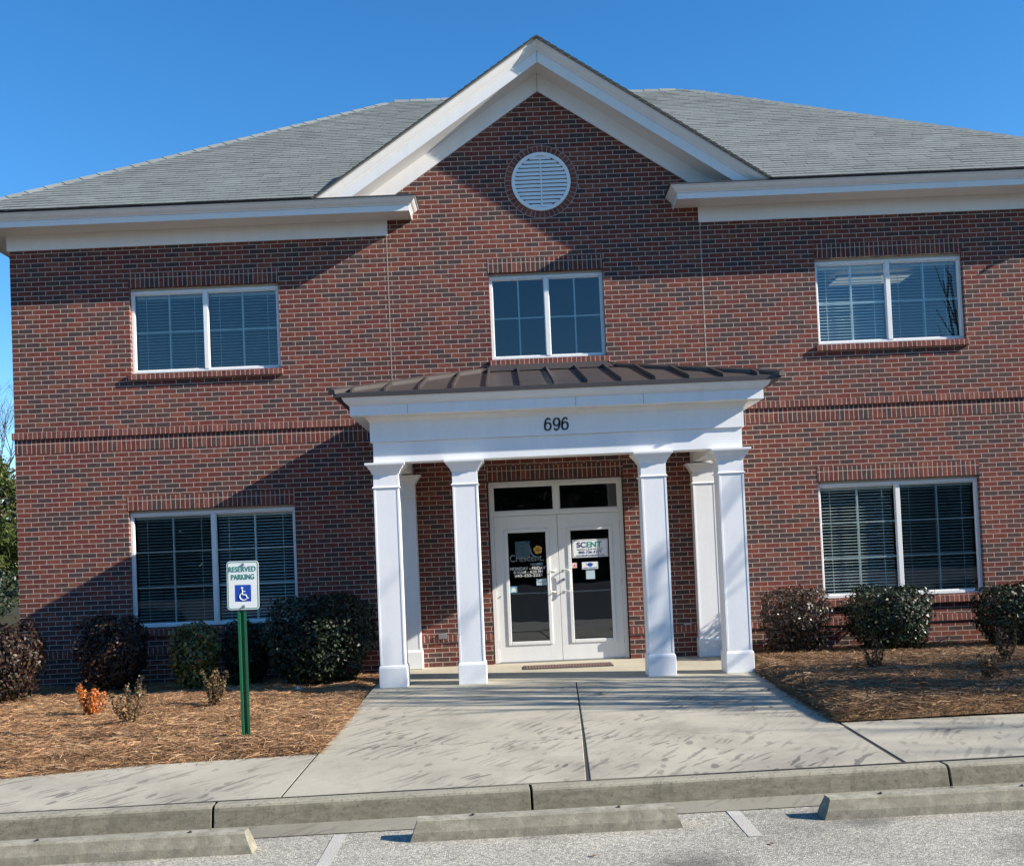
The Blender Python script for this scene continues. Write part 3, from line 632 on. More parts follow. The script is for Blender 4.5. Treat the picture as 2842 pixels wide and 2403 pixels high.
# vinyl lettering on the left leaf
yl = dy+.018+.0105
text('lettering', 'Crescent.', M['decaldim'], -.682, -.196, 1.445, 1.545, yl, DL, .005)
text('lettering', 'HOSPICE', M['decalblue'], -.386, -.208, 1.385, 1.417, yl, DL, .012)
text('lettering', 'MONDAY - FRIDAY', M['decal'], -.684, -.172, 1.322, 1.366, yl, DL, .010)
text('lettering', '8:00AM - 4:30 PM', M['decal'], -.634, -.216, 1.272, 1.312, yl, DL, .008)
text('lettering', '843-332-2221', M['decal'], -.620, -.226, 1.224, 1.264, yl, DL, .010)
mb = MB()
for i in range(5):
    a0 = math.radians(90+72*i+12); cx, cz = -.272+.036*math.cos(a0), 1.605+.036*math.sin(a0); pts = []
    for j in range(18):
        t = 2*math.pi*j/18; rr = .030*(1-.22*math.exp(-((math.sin((t-a0)/2))**2)*26))
        pts.append((cx+rr*math.cos(t), yl-.0015, cz+rr*math.sin(t)))
    mb.add(pts, [tuple(range(18))])
mb.build('flower_emblem', M['petal'], DL)
mb = MB(); pts = []
for j in range(25):
    t = math.radians(135+j*165/24); pts.append((-.295+.085*math.cos(t), yl-.001, 1.590+.085*math.sin(t)))
for j in range(24, -1, -1):
    t = math.radians(135+j*165/24); wv = .014*math.sin(math.pi*j/24); pts.append((-.295+(.085-wv)*math.cos(t), yl-.001, 1.590+(.085-wv)*math.sin(t)))
mb.add(pts, [tuple(range(len(pts)))]); mb.build('crescent_emblem', M['decalblue'], DL)
# sheets and stickers behind / on the panes
def sheet(name, x0, x1, z0, z1, y, mat, tilt=0.):
    mb = MB(); mb.box(x0, x1, y-.0012, y+.0012, z0, z1); o = mb.build(name, mat, None, loc=((x0+x1)/2, y, (z0+z1)/2)); return o
yg = dy+.018+.0105
o = tag(sheet('paper_notice', -.597, -.382, 1.48, 1.735, yg+.006, M['paper']), 'pale blue paper notice taped inside the left door pane', 'notice')
text('printing', 'NOTICE', M['inkgrey'], -.52, -.46, 1.69, 1.70, yg+.0046, o, 0., .0006)
mb = MB()
for i, (a, b) in enumerate(((-.53, -.45), (-.515, -.465), (-.525, -.455), (-.51, -.47))): mb.box(a, b, yg+.0040, yg+.0046, 1.64-.03*i, 1.644-.03*i)
mb.build('printed_lines', M['inkgrey'], o)
o.children[0].hide_render = False
S = tag(sheet('door_sign', .222, .734, 1.468, 1.725, yg-.004, M['paperw']), 'white sign reading SCENT on the right door pane', 'sign')
ys = yg-.0055
text('lettering', 'SC', M['navy'], .288, .420, 1.608, 1.690, ys, S, .022)
text('lettering', 'ENT', M['teal'], .432, .648, 1.608, 1.690, ys, S, .022)
text('lettering', 'ALLERGY & SLEEP MEDICINE', M['inkgrey'], .288, .660, 1.572, 1.592, ys, S, .002)
text('lettering', '803-736-3277', M['navy'], .312, .645, 1.522, 1.560, ys, S, .022)
text('lettering', 'www.SouthCarolinaENT.com', M['navy'], .278, .682, 1.488, 1.510, ys, S, .012)
mb = MB(); bx = (.232, .724, 1.478, 1.715)
for (a, b, c, e) in ((bx[0], bx[1], bx[2], bx[2]+.004), (bx[0], bx[1], bx[3]-.004, bx[3]), (bx[0], bx[0]+.004, bx[2]+.004, bx[3]-.004), (bx[1]-.004, bx[1], bx[2]+.004, bx[3]-.004)): mb.box(a, b, ys-.001, ys, c, e)
mb.build('border', M['navy'], S)
o = tag(sheet('sticker', .352, .584, 1.298, 1.40, yg-.003, M['paperw']), 'white sticker with blue face mask picture below the SCENT sign', 'sticker')
text('lettering', 'MASKS REQUIRED', M['signblue'], .368, .568, 1.306, 1.324, yg-.0042, o, .01)
mb = MB(); pts = [(.428+.002, 1.372), (.445, 1.384), (.468, 1.388), (.491, 1.384), (.506, 1.372), (.503, 1.352), (.488, 1.336), (.468, 1.331), (.448, 1.336), (.433, 1.352)]
mb.add([(x, yg-.0046, z) for x, z in pts], [tuple(range(len(pts)))])
for sx in (-1, 1): mb.tube([(.468+sx*.037, yg-.0046, 1.373), (.468+sx*.058, yg-.0046, 1.378), (.468+sx*.056, yg-.0046, 1.362), (.468+sx*.034, yg-.0046, 1.350)], .002, 5)
mb.build('mask_picture', M['signblue'], o)
o = tag(sheet('sticker', .210, .277, 1.322, 1.396, yg-.003, M['pink']), 'small pale pink sticker at left edge of right door pane', 'sticker')
mb = MB(); pts = [(.226, 1.338), (.262, 1.338), (.262, 1.347), (.252, 1.347), (.25, 1.37), (.238, 1.37), (.236, 1.347), (.226, 1.347)]; mb.add([(x, yg-.0046, z) for x, z in pts], [tuple(range(8))]); mb.build('picture', M['redcloth'], o)
tag(sheet('sticker', .405, .531, 1.155, 1.278, yg-.003, M['paper']), 'plain pale blue square sticker below the mask sticker', 'sticker')
o = tag(sheet('sticker', -.312, -.164, 1.096, 1.186, yg-.001, M['paper']), 'pale blue-grey sticker at right edge of left door pane', 'sticker')
mb = MB(); mb.box(-.29, -.19, yg-.003, yg-.0024, 1.135, 1.15); mb.box(-.27, -.21, yg-.003, yg-.0024, 1.115, 1.123); mb.build('printed_lines', M['inkgrey'], o)
o = tag(sheet('sticker', -.696, -.594, 1.003, 1.095, yg-.001, M['skyblue']), 'blue house-shaped security sticker low on left door pane', 'sticker')
mb = MB(); pts = [(-.685, 1.05), (-.645, 1.082), (-.605, 1.05), (-.613, 1.05), (-.613, 1.015), (-.677, 1.015), (-.677, 1.05)]; mb.add([(x, yg-.003, z) for x, z in pts], [tuple(range(7))]); mb.build('picture', M['decal'], o)
# ---- wall fittings
mb = MB(); mb.box(-1.733, -1.624, -.055, -.0005, .405, .47); mb.box(-1.738, -1.619, -.063, -.0555, .40, .475); mb.build('outlet_box', M['galv'], B, bevel=.004)
mb = MB(); mb.box(1.756, 1.868, -.012, -.0005, .42, .478); mb.build('outlet_cover', M['galv'], B, bevel=.003)
# ---- round gable vent
VC = (0.0, 6.893); mb = MB()
mb.prism([(.40*math.cos(2*math.pi*j/56), .40*math.sin(2*math.pi*j/56)) for j in range(56)], lambda u, v, t: (VC[0]+u, t, VC[1]+v), -.012, .002)
V_ = mb.build('gable_vent', M['number'], B, loc=(0, 0, VC[1]))  # dark backing disc, shadow lines between the louvres put into its colour
mb = MB(); n = 56
for (r1, r2, ya, yb) in ((.375, .425, -.032, -.0),):
    ring = [(VC[0]+r*math.cos(2*math.pi*j/n), y, VC[1]+r*math.sin(2*math.pi*j/n)) for j in range(n) for r, y in ((r1, ya), (r2, ya), (r2, yb), (r1, yb))]
    fs = []
    for j in range(n):
        k2 = (j+1) % n
        for q in range(4): fs.append((4*j+q, 4*j+(q+1) % 4, 4*k2+(q+1) % 4, 4*k2+q))
    mb.add(ring, fs)
mb.build('vent_frame', M['vinyl'], V_)
for i in range(13):
    z = VC[1]-.345+i*.0575; hw = math.sqrt(max(.378**2-(z-VC[1])**2, 0))-.004
    if hw < .05: continue
    mb = MB(); mb.add([(-hw, -.030, z-.0235), (hw, -.030, z-.0235), (hw, -.016, z+.0225), (-hw, -.016, z+.0225), (-hw, -.0135, z-.0235), (hw, -.0135, z-.0235)], [(0, 1, 2, 3), (0, 4, 5, 1), (0, 3, 4), (1, 5, 2)])
    mb.build('louvre', M['vinyl'], V_)
mb = MB(); mb.box(-.012, .012, -.031, -.0285, VC[1]-.365, VC[1]+.365); mb.build('vent_bar', M['vinyl'], V_)
mb = MB(); nb = 44; out = []
for j in range(nb):
    a = 2*math.pi*j/nb; da = math.pi/nb-.0085
    ra, rb = .428, .520
    pts = [(r*math.cos(t), r*math.sin(t)) for r, t in ((ra, a-da), (rb, a-da*.99), (rb, a+da*.99), (ra, a+da))]
    mb.prism(pts, lambda u, v, t: (VC[0]+u, t, VC[1]+v), -.007, .0)
def ringbrick():
    k = N('ring_brick'); g = k.n('NewGeometry'); c = k.ramp(g.outputs['Random Per Island'], [(0., (.15, .055, .043)), (.5, (.20, .068, .05)), (1., (.25, .09, .065))])
    k.base(k.mix(1., c, k.ramp(k.noise(k.obj(), 40, 4), [(.3, .7), (.7, 1.2)]), 'MULTIPLY')); k.rough(.9); k.spec(.25); return k.m
M['ringbrick'] = ringbrick()
mb.build('brick_ring', M['ringbrick'], V_)
mb = MB(); n = 64
mb.add([(r*math.cos(2*math.pi*j/n), -.0035, VC[1]+r*math.sin(2*math.pi*j/n)) for r in (.40, .527) for j in range(n)], [(j, (j+1) % n, n+(j+1) % n, n+j) for j in range(n)])
mb.build('ring_mortar', plain('ring_mortar', (.40, .34, .29), .9), V_)
# ---- eaves: frieze, soffit, fascia, crown (left run, right run, each returning on the gable wall)
RX = 2.265
runs = [[(WX0, 12.6), (WX0, 0), (-RX, 0), (-RX, .05)], [(RX, .05), (RX, 0), (WX1, 0), (WX1, 12.6)]]
for path in runs:
    mb = MB(); mb.sweep(path, [(0.0, 6.205), (.026, 6.205), (.026, 6.43), (0, 6.43)][::1]); mb.build('frieze_board', M['trim'], B)
    path = [((math.copysign(RX+.07, x_) if abs(abs(x_)-RX) < 1e-6 else x_), y_) for x_, y_ in path]
    mb = MB(); mb.sweep(path, [(0, 6.432), (.438, 6.432), (.440, 6.412), (.460, 6.412), (.460, 6.497), (0, 6.497)]); mb.build('fascia', M['trim'], B, bevel=.003)
    mb = MB(); mb.sweep(path, [(0, 6.498), (.470, 6.498), (.476, 6.512), (.502, 6.528), (.526, 6.552), (.538, 6.573), (.556, 6.577), (.556, 6.592), (0, 6.592)]); mb.build('crown_moulding', M['trim'], B)
    mb = MB(); mb.sweep(path, [(0, 6.593), (.572, 6.593), (.572, 6.608), (0, 6.70)]); mb.build('drip_edge', M['metaldk'], B)
# ---- rakes of the gable
SL = .672
def rake(mb, prof, zb=6.61, mi=0):
    """prof: list of (d, z at apex); strips both sides"""
    n = len(prof); vs = []
    for d, z in prof: vs.append((-max(z-zb, 0.)/SL, -d, zb))
    for d, z in prof: vs.append((0, -d, z))
    for d, z in prof: vs.append((max(z-zb, 0.)/SL, -d, zb))
    fs = [(i, (i+1) % n, n+(i+1) % n, n+i) for i in range(n)]+[(n+i, n+(i+1) % n, 2*n+(i+1) % n, 2*n+i) for i in range(n)]
    fs += [tuple(range(n)), tuple(range(2*n, 3*n))[::-1]]
    mb.add(vs, fs, mi)
mb = MB(); rake(mb, [(0, 8.214), (.028, 8.214), (.028, 8.470), (0, 8.470)]); mb.build('rake_frieze', M['trim'], B)
mb = MB(); rake(mb, [(0, 8.472), (.408, 8.472), (.408, 8.452), (.430, 8.452), (.430, 8.612), (0, 8.612)]); mb.build('rake_fascia', M['trim'], B)
mb = MB(); rake(mb, [(0, 8.613), (.440, 8.613), (.448, 8.632), (.478, 8.660), (.505, 8.700), (.515, 8.722), (.532, 8.727), (.532, 8.745), (0, 8.745)]); mb.build('rake_crown', M['trim'], B)
for bx_ in ((-.003, .003, -.4325, -.4302, 8.455, 8.61), (-.003, .003, -.031, -.0285, 8.218, 8.465)):
    mb = MB(); mb.box(*bx_); mb.build('mitre_joint', M['inkgrey'], B)
# ---- shingled roofs: real courses of tabs
PIT = .65; EX0, EX1, EY, EZ = WX0-.595, WX1+.595, -.595, 6.612
RUN = 5.75
RZ = EZ+PIT*RUN
def shingles(name, p0, p1, p2, p3, expo=.128, tab=.30, cut=None):
    """trapezoid: eave p0->p1, ridge p3->p2 (p3 above p0)"""
    p0, p1, p2, p3 = map(Vector, (p0, p1, p2, p3)); eu = (p1-p0).normalized()
    nrm = (p1-p0).cross(p3-p0).normalized(); up_ = nrm.cross(eu).normalized()
    if up_.z < 0: up_ = -up_
    if nrm.z < 0: nrm = -nrm
    Hh = (p3-p0).dot(up_); a3, a2 = (p3-p0).dot(eu), (p2-p0).dot(eu); L = (p1-p0).length
    nr = int(math.ceil(Hh/expo)); V = []; F = []; mi = []
    for r in range(nr):
        h0 = r*expo; h1 = min((r+1)*expo+.004, Hh)
        lx0, lx1 = a3*h0/Hh, L+(a2-L)*h0/Hh; ux0, ux1 = a3*h1/Hh, L+(a2-L)*h1/Hh
        x = lx0-random.uniform(0, tab); off = (r % 2)*tab*.5
        x = math.floor(lx0/tab)*tab-off
        while x < lx1:
            wd = tab*random.choice((.9, 1., 1., 1., 1.1)); xa, xb = max(x, lx0), min(x+wd-.004, lx1); x += wd
            if xb-xa < .02: continue
            if cut:
                q = p0+eu*((xa+xb)/2)+up_*h0
                if cut(q): continue
            xa2, xb2 = min(max(xa, ux0), ux1), max(min(xb, ux1), ux0)
            if xb2 < xa2: continue
            t = random.choice((.009, .010, .011, .012, .014)); b = len(V)
            for (xx, hh, tt) in ((xa, h0, t), (xb, h0, t), (xb2, h1, .004), (xa2, h1, .004), (xa, h0, 0), (xb, h0, 0)):
                V.append(p0+eu*xx+up_*hh+nrm*tt)
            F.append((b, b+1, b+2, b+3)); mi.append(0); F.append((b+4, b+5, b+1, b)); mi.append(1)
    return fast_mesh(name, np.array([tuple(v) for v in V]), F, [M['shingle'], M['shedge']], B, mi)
rx0, rx1, ry = EX0+RUN, EX1-RUN, EY+RUN
GZ = 8.765; GX = (GZ-EZ)/SL; GY = (GZ-EZ)/PIT+EY
shingles('roof', (EX0, EY, EZ), (EX1, EY, EZ), (rx1, ry, RZ), (rx0, ry, RZ), cut=lambda q: abs(q.x) < GX*(1-(q.y-EY)/(GY-EY))-.10)
mb = MB(); yb_ = ry+RUN+1.2
mb.quad((EX0, EY, EZ), (rx0, ry, RZ-.01), (rx0, ry, RZ-.01), (EX0, yb_, EZ)); mb.quad((EX1, EY, EZ), (EX1, yb_, EZ), (rx1, ry, RZ-.01), (rx1, ry, RZ-.01)); mb.quad((EX0, yb_, EZ), (rx0, ry, RZ-.01), (rx1, ry, RZ-.01), (EX1, yb_, EZ))
dk = lambda x, y: (x, y, EZ-.006+PIT*(y-EY))
mb.quad(dk(EX0, EY), dk(-GX, EY), dk(0, GY), dk(rx0, ry)); mb.quad(dk(GX, EY), dk(EX1, EY), dk(rx1, ry), dk(0, GY)); mb.add([dk(0, GY), dk(rx1, ry), dk(rx0, ry)], [(0, 1, 2)])
mb.build('roof_deck', M['shingle'], B, recalc=False)
def caps(pa, pb, name, drop, w=.115, step=.30):
    pa, pb = Vector(pa), Vector(pb); d = (pb-pa); L = d.length; d.normalize(); n = int(L/step)
    side = d.cross(Vector((0, 0, 1))).normalized(); upv = side.cross(d).normalized(); mb = MB()
    for i in range(n):
        a = pa+d*(i*step); b = pa+d*((i+1)*step+.01); la, lb = .024, .012
        A = [a-side*w-upv*(drop-la*.5), a+upv*la, a+side*w-upv*(drop-la*.5)]; Bq = [b-side*w-upv*(drop-lb*.5), b+upv*lb, b+side*w-upv*(drop-lb*.5)]
        A0 = [p-upv*.010 for p in A]
        mb.add(A+Bq, [(0, 1, 4, 3), (1, 2, 5, 4)]); mb.add(A0+A, [(0, 1, 4, 3), (1, 2, 5, 4)], 1)
    mb.build(name, [M['shingle'], M['shingle']], B, recalc=False)
caps((EX0, EY, EZ+.01), (rx0, ry, RZ+.01), 'hip_cap', .060); caps((EX1, EY, EZ+.01), (rx1, ry, RZ+.01), 'hip_cap', .060); caps((rx0, ry, RZ+.01), (rx1, ry, RZ+.01), 'ridge_cap', .085)
GZ = 8.765; GX = (GZ-EZ)/SL; GY = (GZ-EZ)/PIT+EY
for s in (-1, 1):
    mb = MB(); A, Bp, Cp = (0, -.56, GZ), (s*GX, -.56, EZ+.005), (0, GY, GZ)
    nz = -.028
    mb.add([A, Bp, Cp, (0, -.56, GZ+nz), (s*GX*.985, -.56, EZ+.005), (0, GY, GZ+nz)], [(0, 1, 2), (3, 4, 5), (0, 3, 4, 1)])
    mb.build('gable_roof', M['shedge'] if 0 else M['shingle'], B)
    shingles('gable_roof_shingles', (s*GX, -.57, EZ+.01), (s*GX, -.569, EZ+.01), (0, GY, GZ+.006), (0, -.57, GZ+.006)) if 0 else None
    mb = MB()
    for i in range(34):     # saw-toothed shingle edge along the rake
        t0, t1 = i/34, (i+1)/34; za, zb2 = GZ+(EZ-GZ)*t0, GZ+(EZ-GZ)*t1
        mb.add([(s*GX*t0, -.575, za+.004), (s*GX*t1, -.575, zb2+.016), (s*GX*t1, -.575, zb2-.022), (s*GX*t0, -.575, za-.022),
                (s*GX*t0, -.40, za+.004), (s*GX*t1, -.40, zb2+.016)], [(0, 1, 2, 3), (0, 4, 5, 1)])
    mb.build('rake_edge', M['shedge'], B, recalc=False)
# ------------------------------------------------------------------ entrance portico
P = tag(empty('entrance_portico', (0, -2.0, 0)), 'white entrance portico on square columns with brown metal roof over the door', 'portico')
def sqring(mb, cx, cy, prof, x_only=None, yback=None):
    """stack of square sections (half width, z); yback clamps the rear to a wall"""
    n = len(prof); vs = []
    for hw, z in prof:
        y1 = cy+hw if yback is None else yback
        vs += [(cx-hw, cy-hw, z), (cx+hw, cy-hw, z), (cx+hw, y1, z), (cx-hw, y1, z)]
    fs = [(3, 2, 1, 0), tuple(range(4*n-4, 4*n))]
    for i in range(n-1):
        for j in range(4): fs.append((4*i+j, 4*i+(j+1) % 4, 4*i+4+(j+1) % 4, 4*i+4+j))
    mb.add(vs, fs)
def column(name, cx, cy, yback=None, gap=0.):
    h = .155
    mb = MB(); sqring(mb, cx, cy, [(h, .262), (h, 2.63)], yback=yback)
    for sx in (-1, 1):
        mb.box(cx+sx*h-(.024 if sx > 0 else 0)-.0, cx+sx*h+(.024 if sx < 0 else 0), cy-h-.004, cy-h-.0003, .285, 2.43)
    c = mb.build(name, M['white'], P, loc=(cx, cy, 0), bevel=.002)
    mb = MB(); sqring(mb, cx, cy, [(h+.017, .0 if not gap else .004), (h+.017, .238), (h+.013, .244), (h+.013, .250), (h+.008, .262), (h+.001, .270)], yback=yback); mb.build('base', M['white'], c, bevel=.006)
    mb = MB(); sqring(mb, cx, cy, [(h+.002, 2.432), (h+.012, 2.436), (h+.016, 2.445), (h+.012, 2.455), (h+.002, 2.460)], yback=yback); mb.build('necking', M['white'], c)
    mb = MB(); sqring(mb, cx, cy, [(h+.002, 2.608), (h+.010, 2.612), (h+.014, 2.622), (h+.022, 2.640), (h+.034, 2.662), (h+.044, 2.672), (h+.050, 2.676), (h+.056, 2.690), (h+.066, 2.704), (h+.080, 2.716), (h+.086, 2.720), (h+.088, 2.730), (h+.088, 2.748-gap)], yback=yback); mb.build('capital', M['white'], c)
    return c
YC = -2.035
for cx in (-2.155, -1.187, 1.130, 2.083): column('column', cx, YC)
for cx in (-2.135, 2.10): column('pilaster', cx, -.03, .0, .03)
# entablature: beam on three sides
path = [(-2.295, -.0006), (-2.295, -2.195), (2.235, -2.195), (2.235, -.0006)]
path = path[::1]
bp = [(x, y) for x, y in path]
mb = MB(); mb.sweep(bp, [(-.28, 2.749), (0, 2.749), (0, 3.0), (-.28, 3.0)]); mb.build('beam', M['white'], P, bevel=.003)
mb = MB(); mb.sweep(bp, [(-.28, 3.001), (.028, 3.001), (.028, 3.235), (.034, 3.24), (.036, 3.255), (.050, 3.275), (.072, 3.292), (.080, 3.3095), (-.28, 3.3095)]); mb.build('frieze', M['white'], P)
mb = MB(); mb.sweep(bp, [(-.28, 3.310), (.235, 3.310), (.235, 3.428), (-.28, 3.428)]); mb.build('fascia', M['white'], P, bevel=.003)
mb = MB(); mb.sweep(bp, [(-.28, 3.429), (.240, 3.429), (.246, 3.440), (.268, 3.452), (.292, 3.478), (.310, 3.507), (.318, 3.525), (-.28, 3.525)]); mb.build('crown_moulding', M['white'], P)
mb = MB(); mb.box(-2.02, 1.96, -1.92, -.0006, 3.0, 3.02); mb.build('porch_ceiling', M['white'], P)
yj = -2.195-.2352
for x in (-1.83, .20, 1.02):
    mb = MB(); mb.box(x-.002, x+.002, yj-.0012, yj, 3.312, 3.427); mb.build('board_joint', M['inkgrey'], P)
# metal roof
CE = dict(x0=-2.705, x1=2.665, y=-2.545, z=3.575); TX0, TX1, TY, TZ = -.93, .905, -.0008, 4.185
mb = MB()
E0, E1, T0, T1 = (CE['x0'], CE['y'], CE['z']), (CE['x1'], CE['y'], CE['z']), (TX0, TY, TZ), (TX1, TY, TZ)
W0, W1 = (CE['x0'], TY, CE['z']), (CE['x1'], TY, CE['z'])
mb.quad(E0, E1, T1, T0); mb.add([E0, T0, W0], [(0, 1, 2)]); mb.add([E1, W1, T1], [(0, 1, 2)])
lo = lambda p: (p[0], p[1], 3.527)
mb.add([E0, E1, W1, W0, lo(E0), lo(E1), lo(W1), lo(W0)], [(4, 7, 6, 5), (0, 4, 5, 1), (1, 5, 6, 2), (3, 7, 4, 0)], 1)
mb.build('metal_roof', [M['metal'], M['metaldk']], P, recalc=False)
def zroof(x, y):
    zf = CE['z']+(TZ-CE['z'])*(y-CE['y'])/(TY-CE['y'])
    zl = CE['z']+(TZ-CE['z'])*(x-CE['x0'])/(TX0-CE['x0']); zr = CE['z']+(TZ-CE['z'])*(CE['x1']-x)/(CE['x1']-TX1)
    return zf, zl, zr
for i in range(13):
    x = -2.49+.4072*i; y1 = TY
    if x < TX0: y1 = CE['y']+(TY-CE['y'])*(x-CE['x0'])/(TX0-CE['x0'])
    if x > TX1: y1 = CE['y']+(TY-CE['y'])*(CE['x1']-x)/(CE['x1']-TX1)
    y0 = CE['y']+.004; mb = MB(); h = .052; hw = .013
    za, zb2 = zroof(x, y0)[0], zroof(x, y1)[0]
    mb.add([(x-hw, y0, za-.004), (x+hw, y0, za-.004), (x+hw, y0+.03, za+h), (x-hw, y0+.03, za+h), (x-hw, y1, zb2-.004), (x+hw, y1, zb2-.004), (x+hw, y1, zb2+h), (x-hw, y1, zb2+h)],
           [(0, 1, 2, 3), (4, 7, 6, 5), (0, 4, 5, 1), (1, 5, 6, 2), (2, 6, 7, 3), (3, 7, 4, 0)])
    mb.build('standing_seam', M['metal'], P)
for a, b in ((E0, T0), (E1, T1)):
    mb = MB(); a, b = Vector(a), Vector(b); d = (b-a).normalized(); s = d.cross(Vector((0, 0, 1))).normalized(); u = s.cross(d); w_ = .05
    a = a-d*.02
    ring = [(-w_, -.012), (-w_, .035), (0, .058), (w_, .035), (w_, -.012)]
    vs = [p+s*q+u*r for p in (a, b) for q, r in ring]; mb.add(vs, [(0, 1, 6, 5), (1, 2, 7, 6), (2, 3, 8, 7), (3, 4, 9, 8), (0, 4, 3, 2, 1), (5, 6, 7, 8, 9)]); mb.build('hip_cap', M['metal'], P)
mb = MB()
mb.add([(TX0-.02, -.16, 4.16), (TX1+.02, -.16, 4.16), (TX1-.1, -.11, 4.252), (TX0+.1, -.11, 4.252), (TX0-.02, -.0008, 4.2), (TX1+.02, -.0008, 4.2), (TX1-.1, -.0008, 4.257), (TX0+.1, -.0008, 4.257)],
       [(0, 1, 2, 3), (3, 2, 6, 7), (0, 3, 7, 4), (1, 5, 6, 2)])
for sx, xt, xe in ((-1, TX0, -1.30), (1, TX1, 1.27)):
    mb.add([(xt, -.15, 4.19), (xt, -.0008, 4.245), (xe, -.0008, 4.09), (xe, -.14, 4.05)], [(0, 1, 2, 3)])
mb.build('ridge_flashing', M['metal'], P)
# house number 696, drawn as brush strokes with thick and thin parts
def six(mb, ox, oz, w_, h_, y, flip):
    pts = []
    for j in range(15): t = j/14; a = math.radians(55+t*125); pts.append((.52+.40*math.cos(a), .60+.38*math.sin(a), .058+.070*t))
    for j in range(29): t = j/28; a = math.radians(180+t*360); pts.append((.50+.385*math.cos(a), .33+.305*math.sin(a), .052+.078*abs(math.cos(a))**1.2))
    L, R_ = [], []
    for i, (x, z, hw) in enumerate(pts):
        x0, z0, _ = pts[max(i-1, 0)]; x1, z1, _ = pts[min(i+1, len(pts)-1)]
        if i == 14: x1, z1 = x, z
        dx, dz = x1-x0, z1-z0; l = math.hypot(dx, dz) or 1; nx, nz = -dz/l*hw, dx/l*hw
        L.append((x+nx, z+nz)); R_.append((x-nx, z-nz))
    def tr(u, v):
        if flip: u, v = 1-u, 1-v
        return (ox+u*w_+.06*w_*(v-.5)*2, oz+v*h_)
    for i in range(len(pts)-1):
        q = [tr(*L[i]), tr(*R_[i]), tr(*R_[i+1]), tr(*L[i+1])]
        mb.add([(x, yy, z) for yy in (y, y-.006) for x, z in q], [(4, 5, 6, 7), (0, 3, 2, 1), (0, 1, 5, 4), (2, 3, 7, 6)])
    c = (.74, .905); ring = [tr(c[0]+.10*math.cos(2*math.pi*j/14), c[1]-.03+.075*math.sin(2*math.pi*j/14)) for j in range(14)]
    mb.prism(ring, lambda u, v, t: (u, t, v), y, y-.0062)
yn = -2.195-.0282
for i, fl in enumerate((False, True, False)):
    mb = MB(); six(mb, -.185+i*.105, 3.058, .094, .148, yn, fl); mb.build('house_numeral', M['number'], P)
# ------------------------------------------------------------------ door mat
mb = MB(); mb.box(-.56, .66, -.845, -.42, .002, .012)
o = tag(mb.build('door_mat', M['mat'], None, loc=(.05, -.63, 0), bevel=.004), 'thin ribbed door mat lying in front of the double doors', 'door mat')
mb = MB()
for i in range(30):
    x = -.52+i*.0395; mb.box(x, x+.024, -.815, -.45, .0122, .016)
mb.build('ribs', M['matred'], o)
# ------------------------------------------------------------------ reserved parking sign
zb_ = zg(-5.26)+.05
SG = tag(empty('parking_sign', (-3.205, -5.26, zb_)), 'reserved parking sign on green post in the pine straw', 'sign')
mb = MB(); y0 = -5.252
mb.add([], [])
pr = [(-.041, .0), (-.041, .004), (-.022, .004), (-.014, .026), (.014, .026), (.022, .004), (.041, .004), (.041, 0), (.018, 0), (.011, .022), (-.011, .022), (-.018, 0)]
mb.prism([(a, b) for a, b in pr], lambda u, v, t: (-3.205+u+(t-.5)*-.012*0, y0+v, t), zb_-.12, 1.60)
mb.build('post', M['greenpost'], SG)
mb = MB()
for i in range(26): mb.tube([(-3.205, y0+.0205, zb_+.08+i*.0254*1.3), (-3.205, y0+.0195, zb_+.08+i*.0254*1.3)], .0048, 8)
mb.build('post_hole', M['black'], SG)
def rrect(w_, h_, r, n=6):
    pts = []
    for cx, cz, a0 in ((w_-r, h_-r, 0), (-w_+r, h_-r, 90), (-w_+r, -h_+r, 180), (w_-r, -h_+r, 270)):
        for j in range(n+1): a = math.radians(a0+90*j/n); pts.append((cx+r*math.cos(a), cz+r*math.sin(a)))
    return pts
SX, SZ, SY = -3.183, 1.387, -5.262
rot = math.radians(.8)
def sp(u, v, t): return (SX+u*math.cos(rot)+v*math.sin(rot), t, SZ-u*math.sin(rot)+v*math.cos(rot))
mb = MB(); mb.prism(rrect(.150, .2275, .030), sp, SY, SY+.003); pan = mb.build('sign_panel', M['signface'], SG, loc=(SX, SY, SZ))
mb = MB(); a, b = rrect(.143, .2205, .024), rrect(.136, .2135, .018); n = len(a)
mb.add([sp(u, v, SY-.0008) for u, v in a+b], [(i, (i+1) % n, n+(i+1) % n, n+i) for i in range(n)]); mb.build('border', M['signgreen'], pan)
text('lettering', 'RESERVED', M['signgreen'], SX-.128, SX+.126, SZ+.128, SZ+.178, SY-.0004, pan, .008)
text('lettering', 'PARKING', M['signgreen'], SX-.106, SX+.110, SZ+.055, SZ+.105, SY-.0004, pan, .008)
mb = MB(); q = rrect(.0755, .078, .006); mb.add([sp(u+.0, v-.073, SY-.0008) for u, v in q], [tuple(range(len(q)))]); mb.build('blue_square', M['signblue'], pan)
mb = MB(); yy = SY-.0024
def stroke(pts, hw):
    mb.tube([sp(u, v, yy) for u, v in pts], hw, 6)
hd = [( -.008+.011*math.cos(2*math.pi*j/14), -.024+.011*math.sin(2*math.pi*j/14)) for j in range(14)]; mb.add([sp(u, v, yy-.001) for u, v in hd], [tuple(range(14))])
stroke([(-.008, -.040), (-.005, -.088), (.026, -.090), (.040, -.124), (.052, -.118)], .0052)
stroke([(-.006, -.058), (.020, -.058)], .0045)
stroke([(.004+.036*math.cos(math.radians(a)), -.104+.034*math.sin(math.radians(a))) for a in range(115, 345, 12)], .0050)
mb.build('wheelchair_symbol', M['signface'], pan)
for dz in (.195, -.198):
    mb = MB(); mb.tube([sp(0.004, dz, SY-.001), sp(0.004, dz, SY-.010)], .009, 8); mb.tube([sp(.004, dz, SY-.0005), sp(.004, dz, SY-.003)], .014, 12); mb.build('bolt', M['galv'], pan)
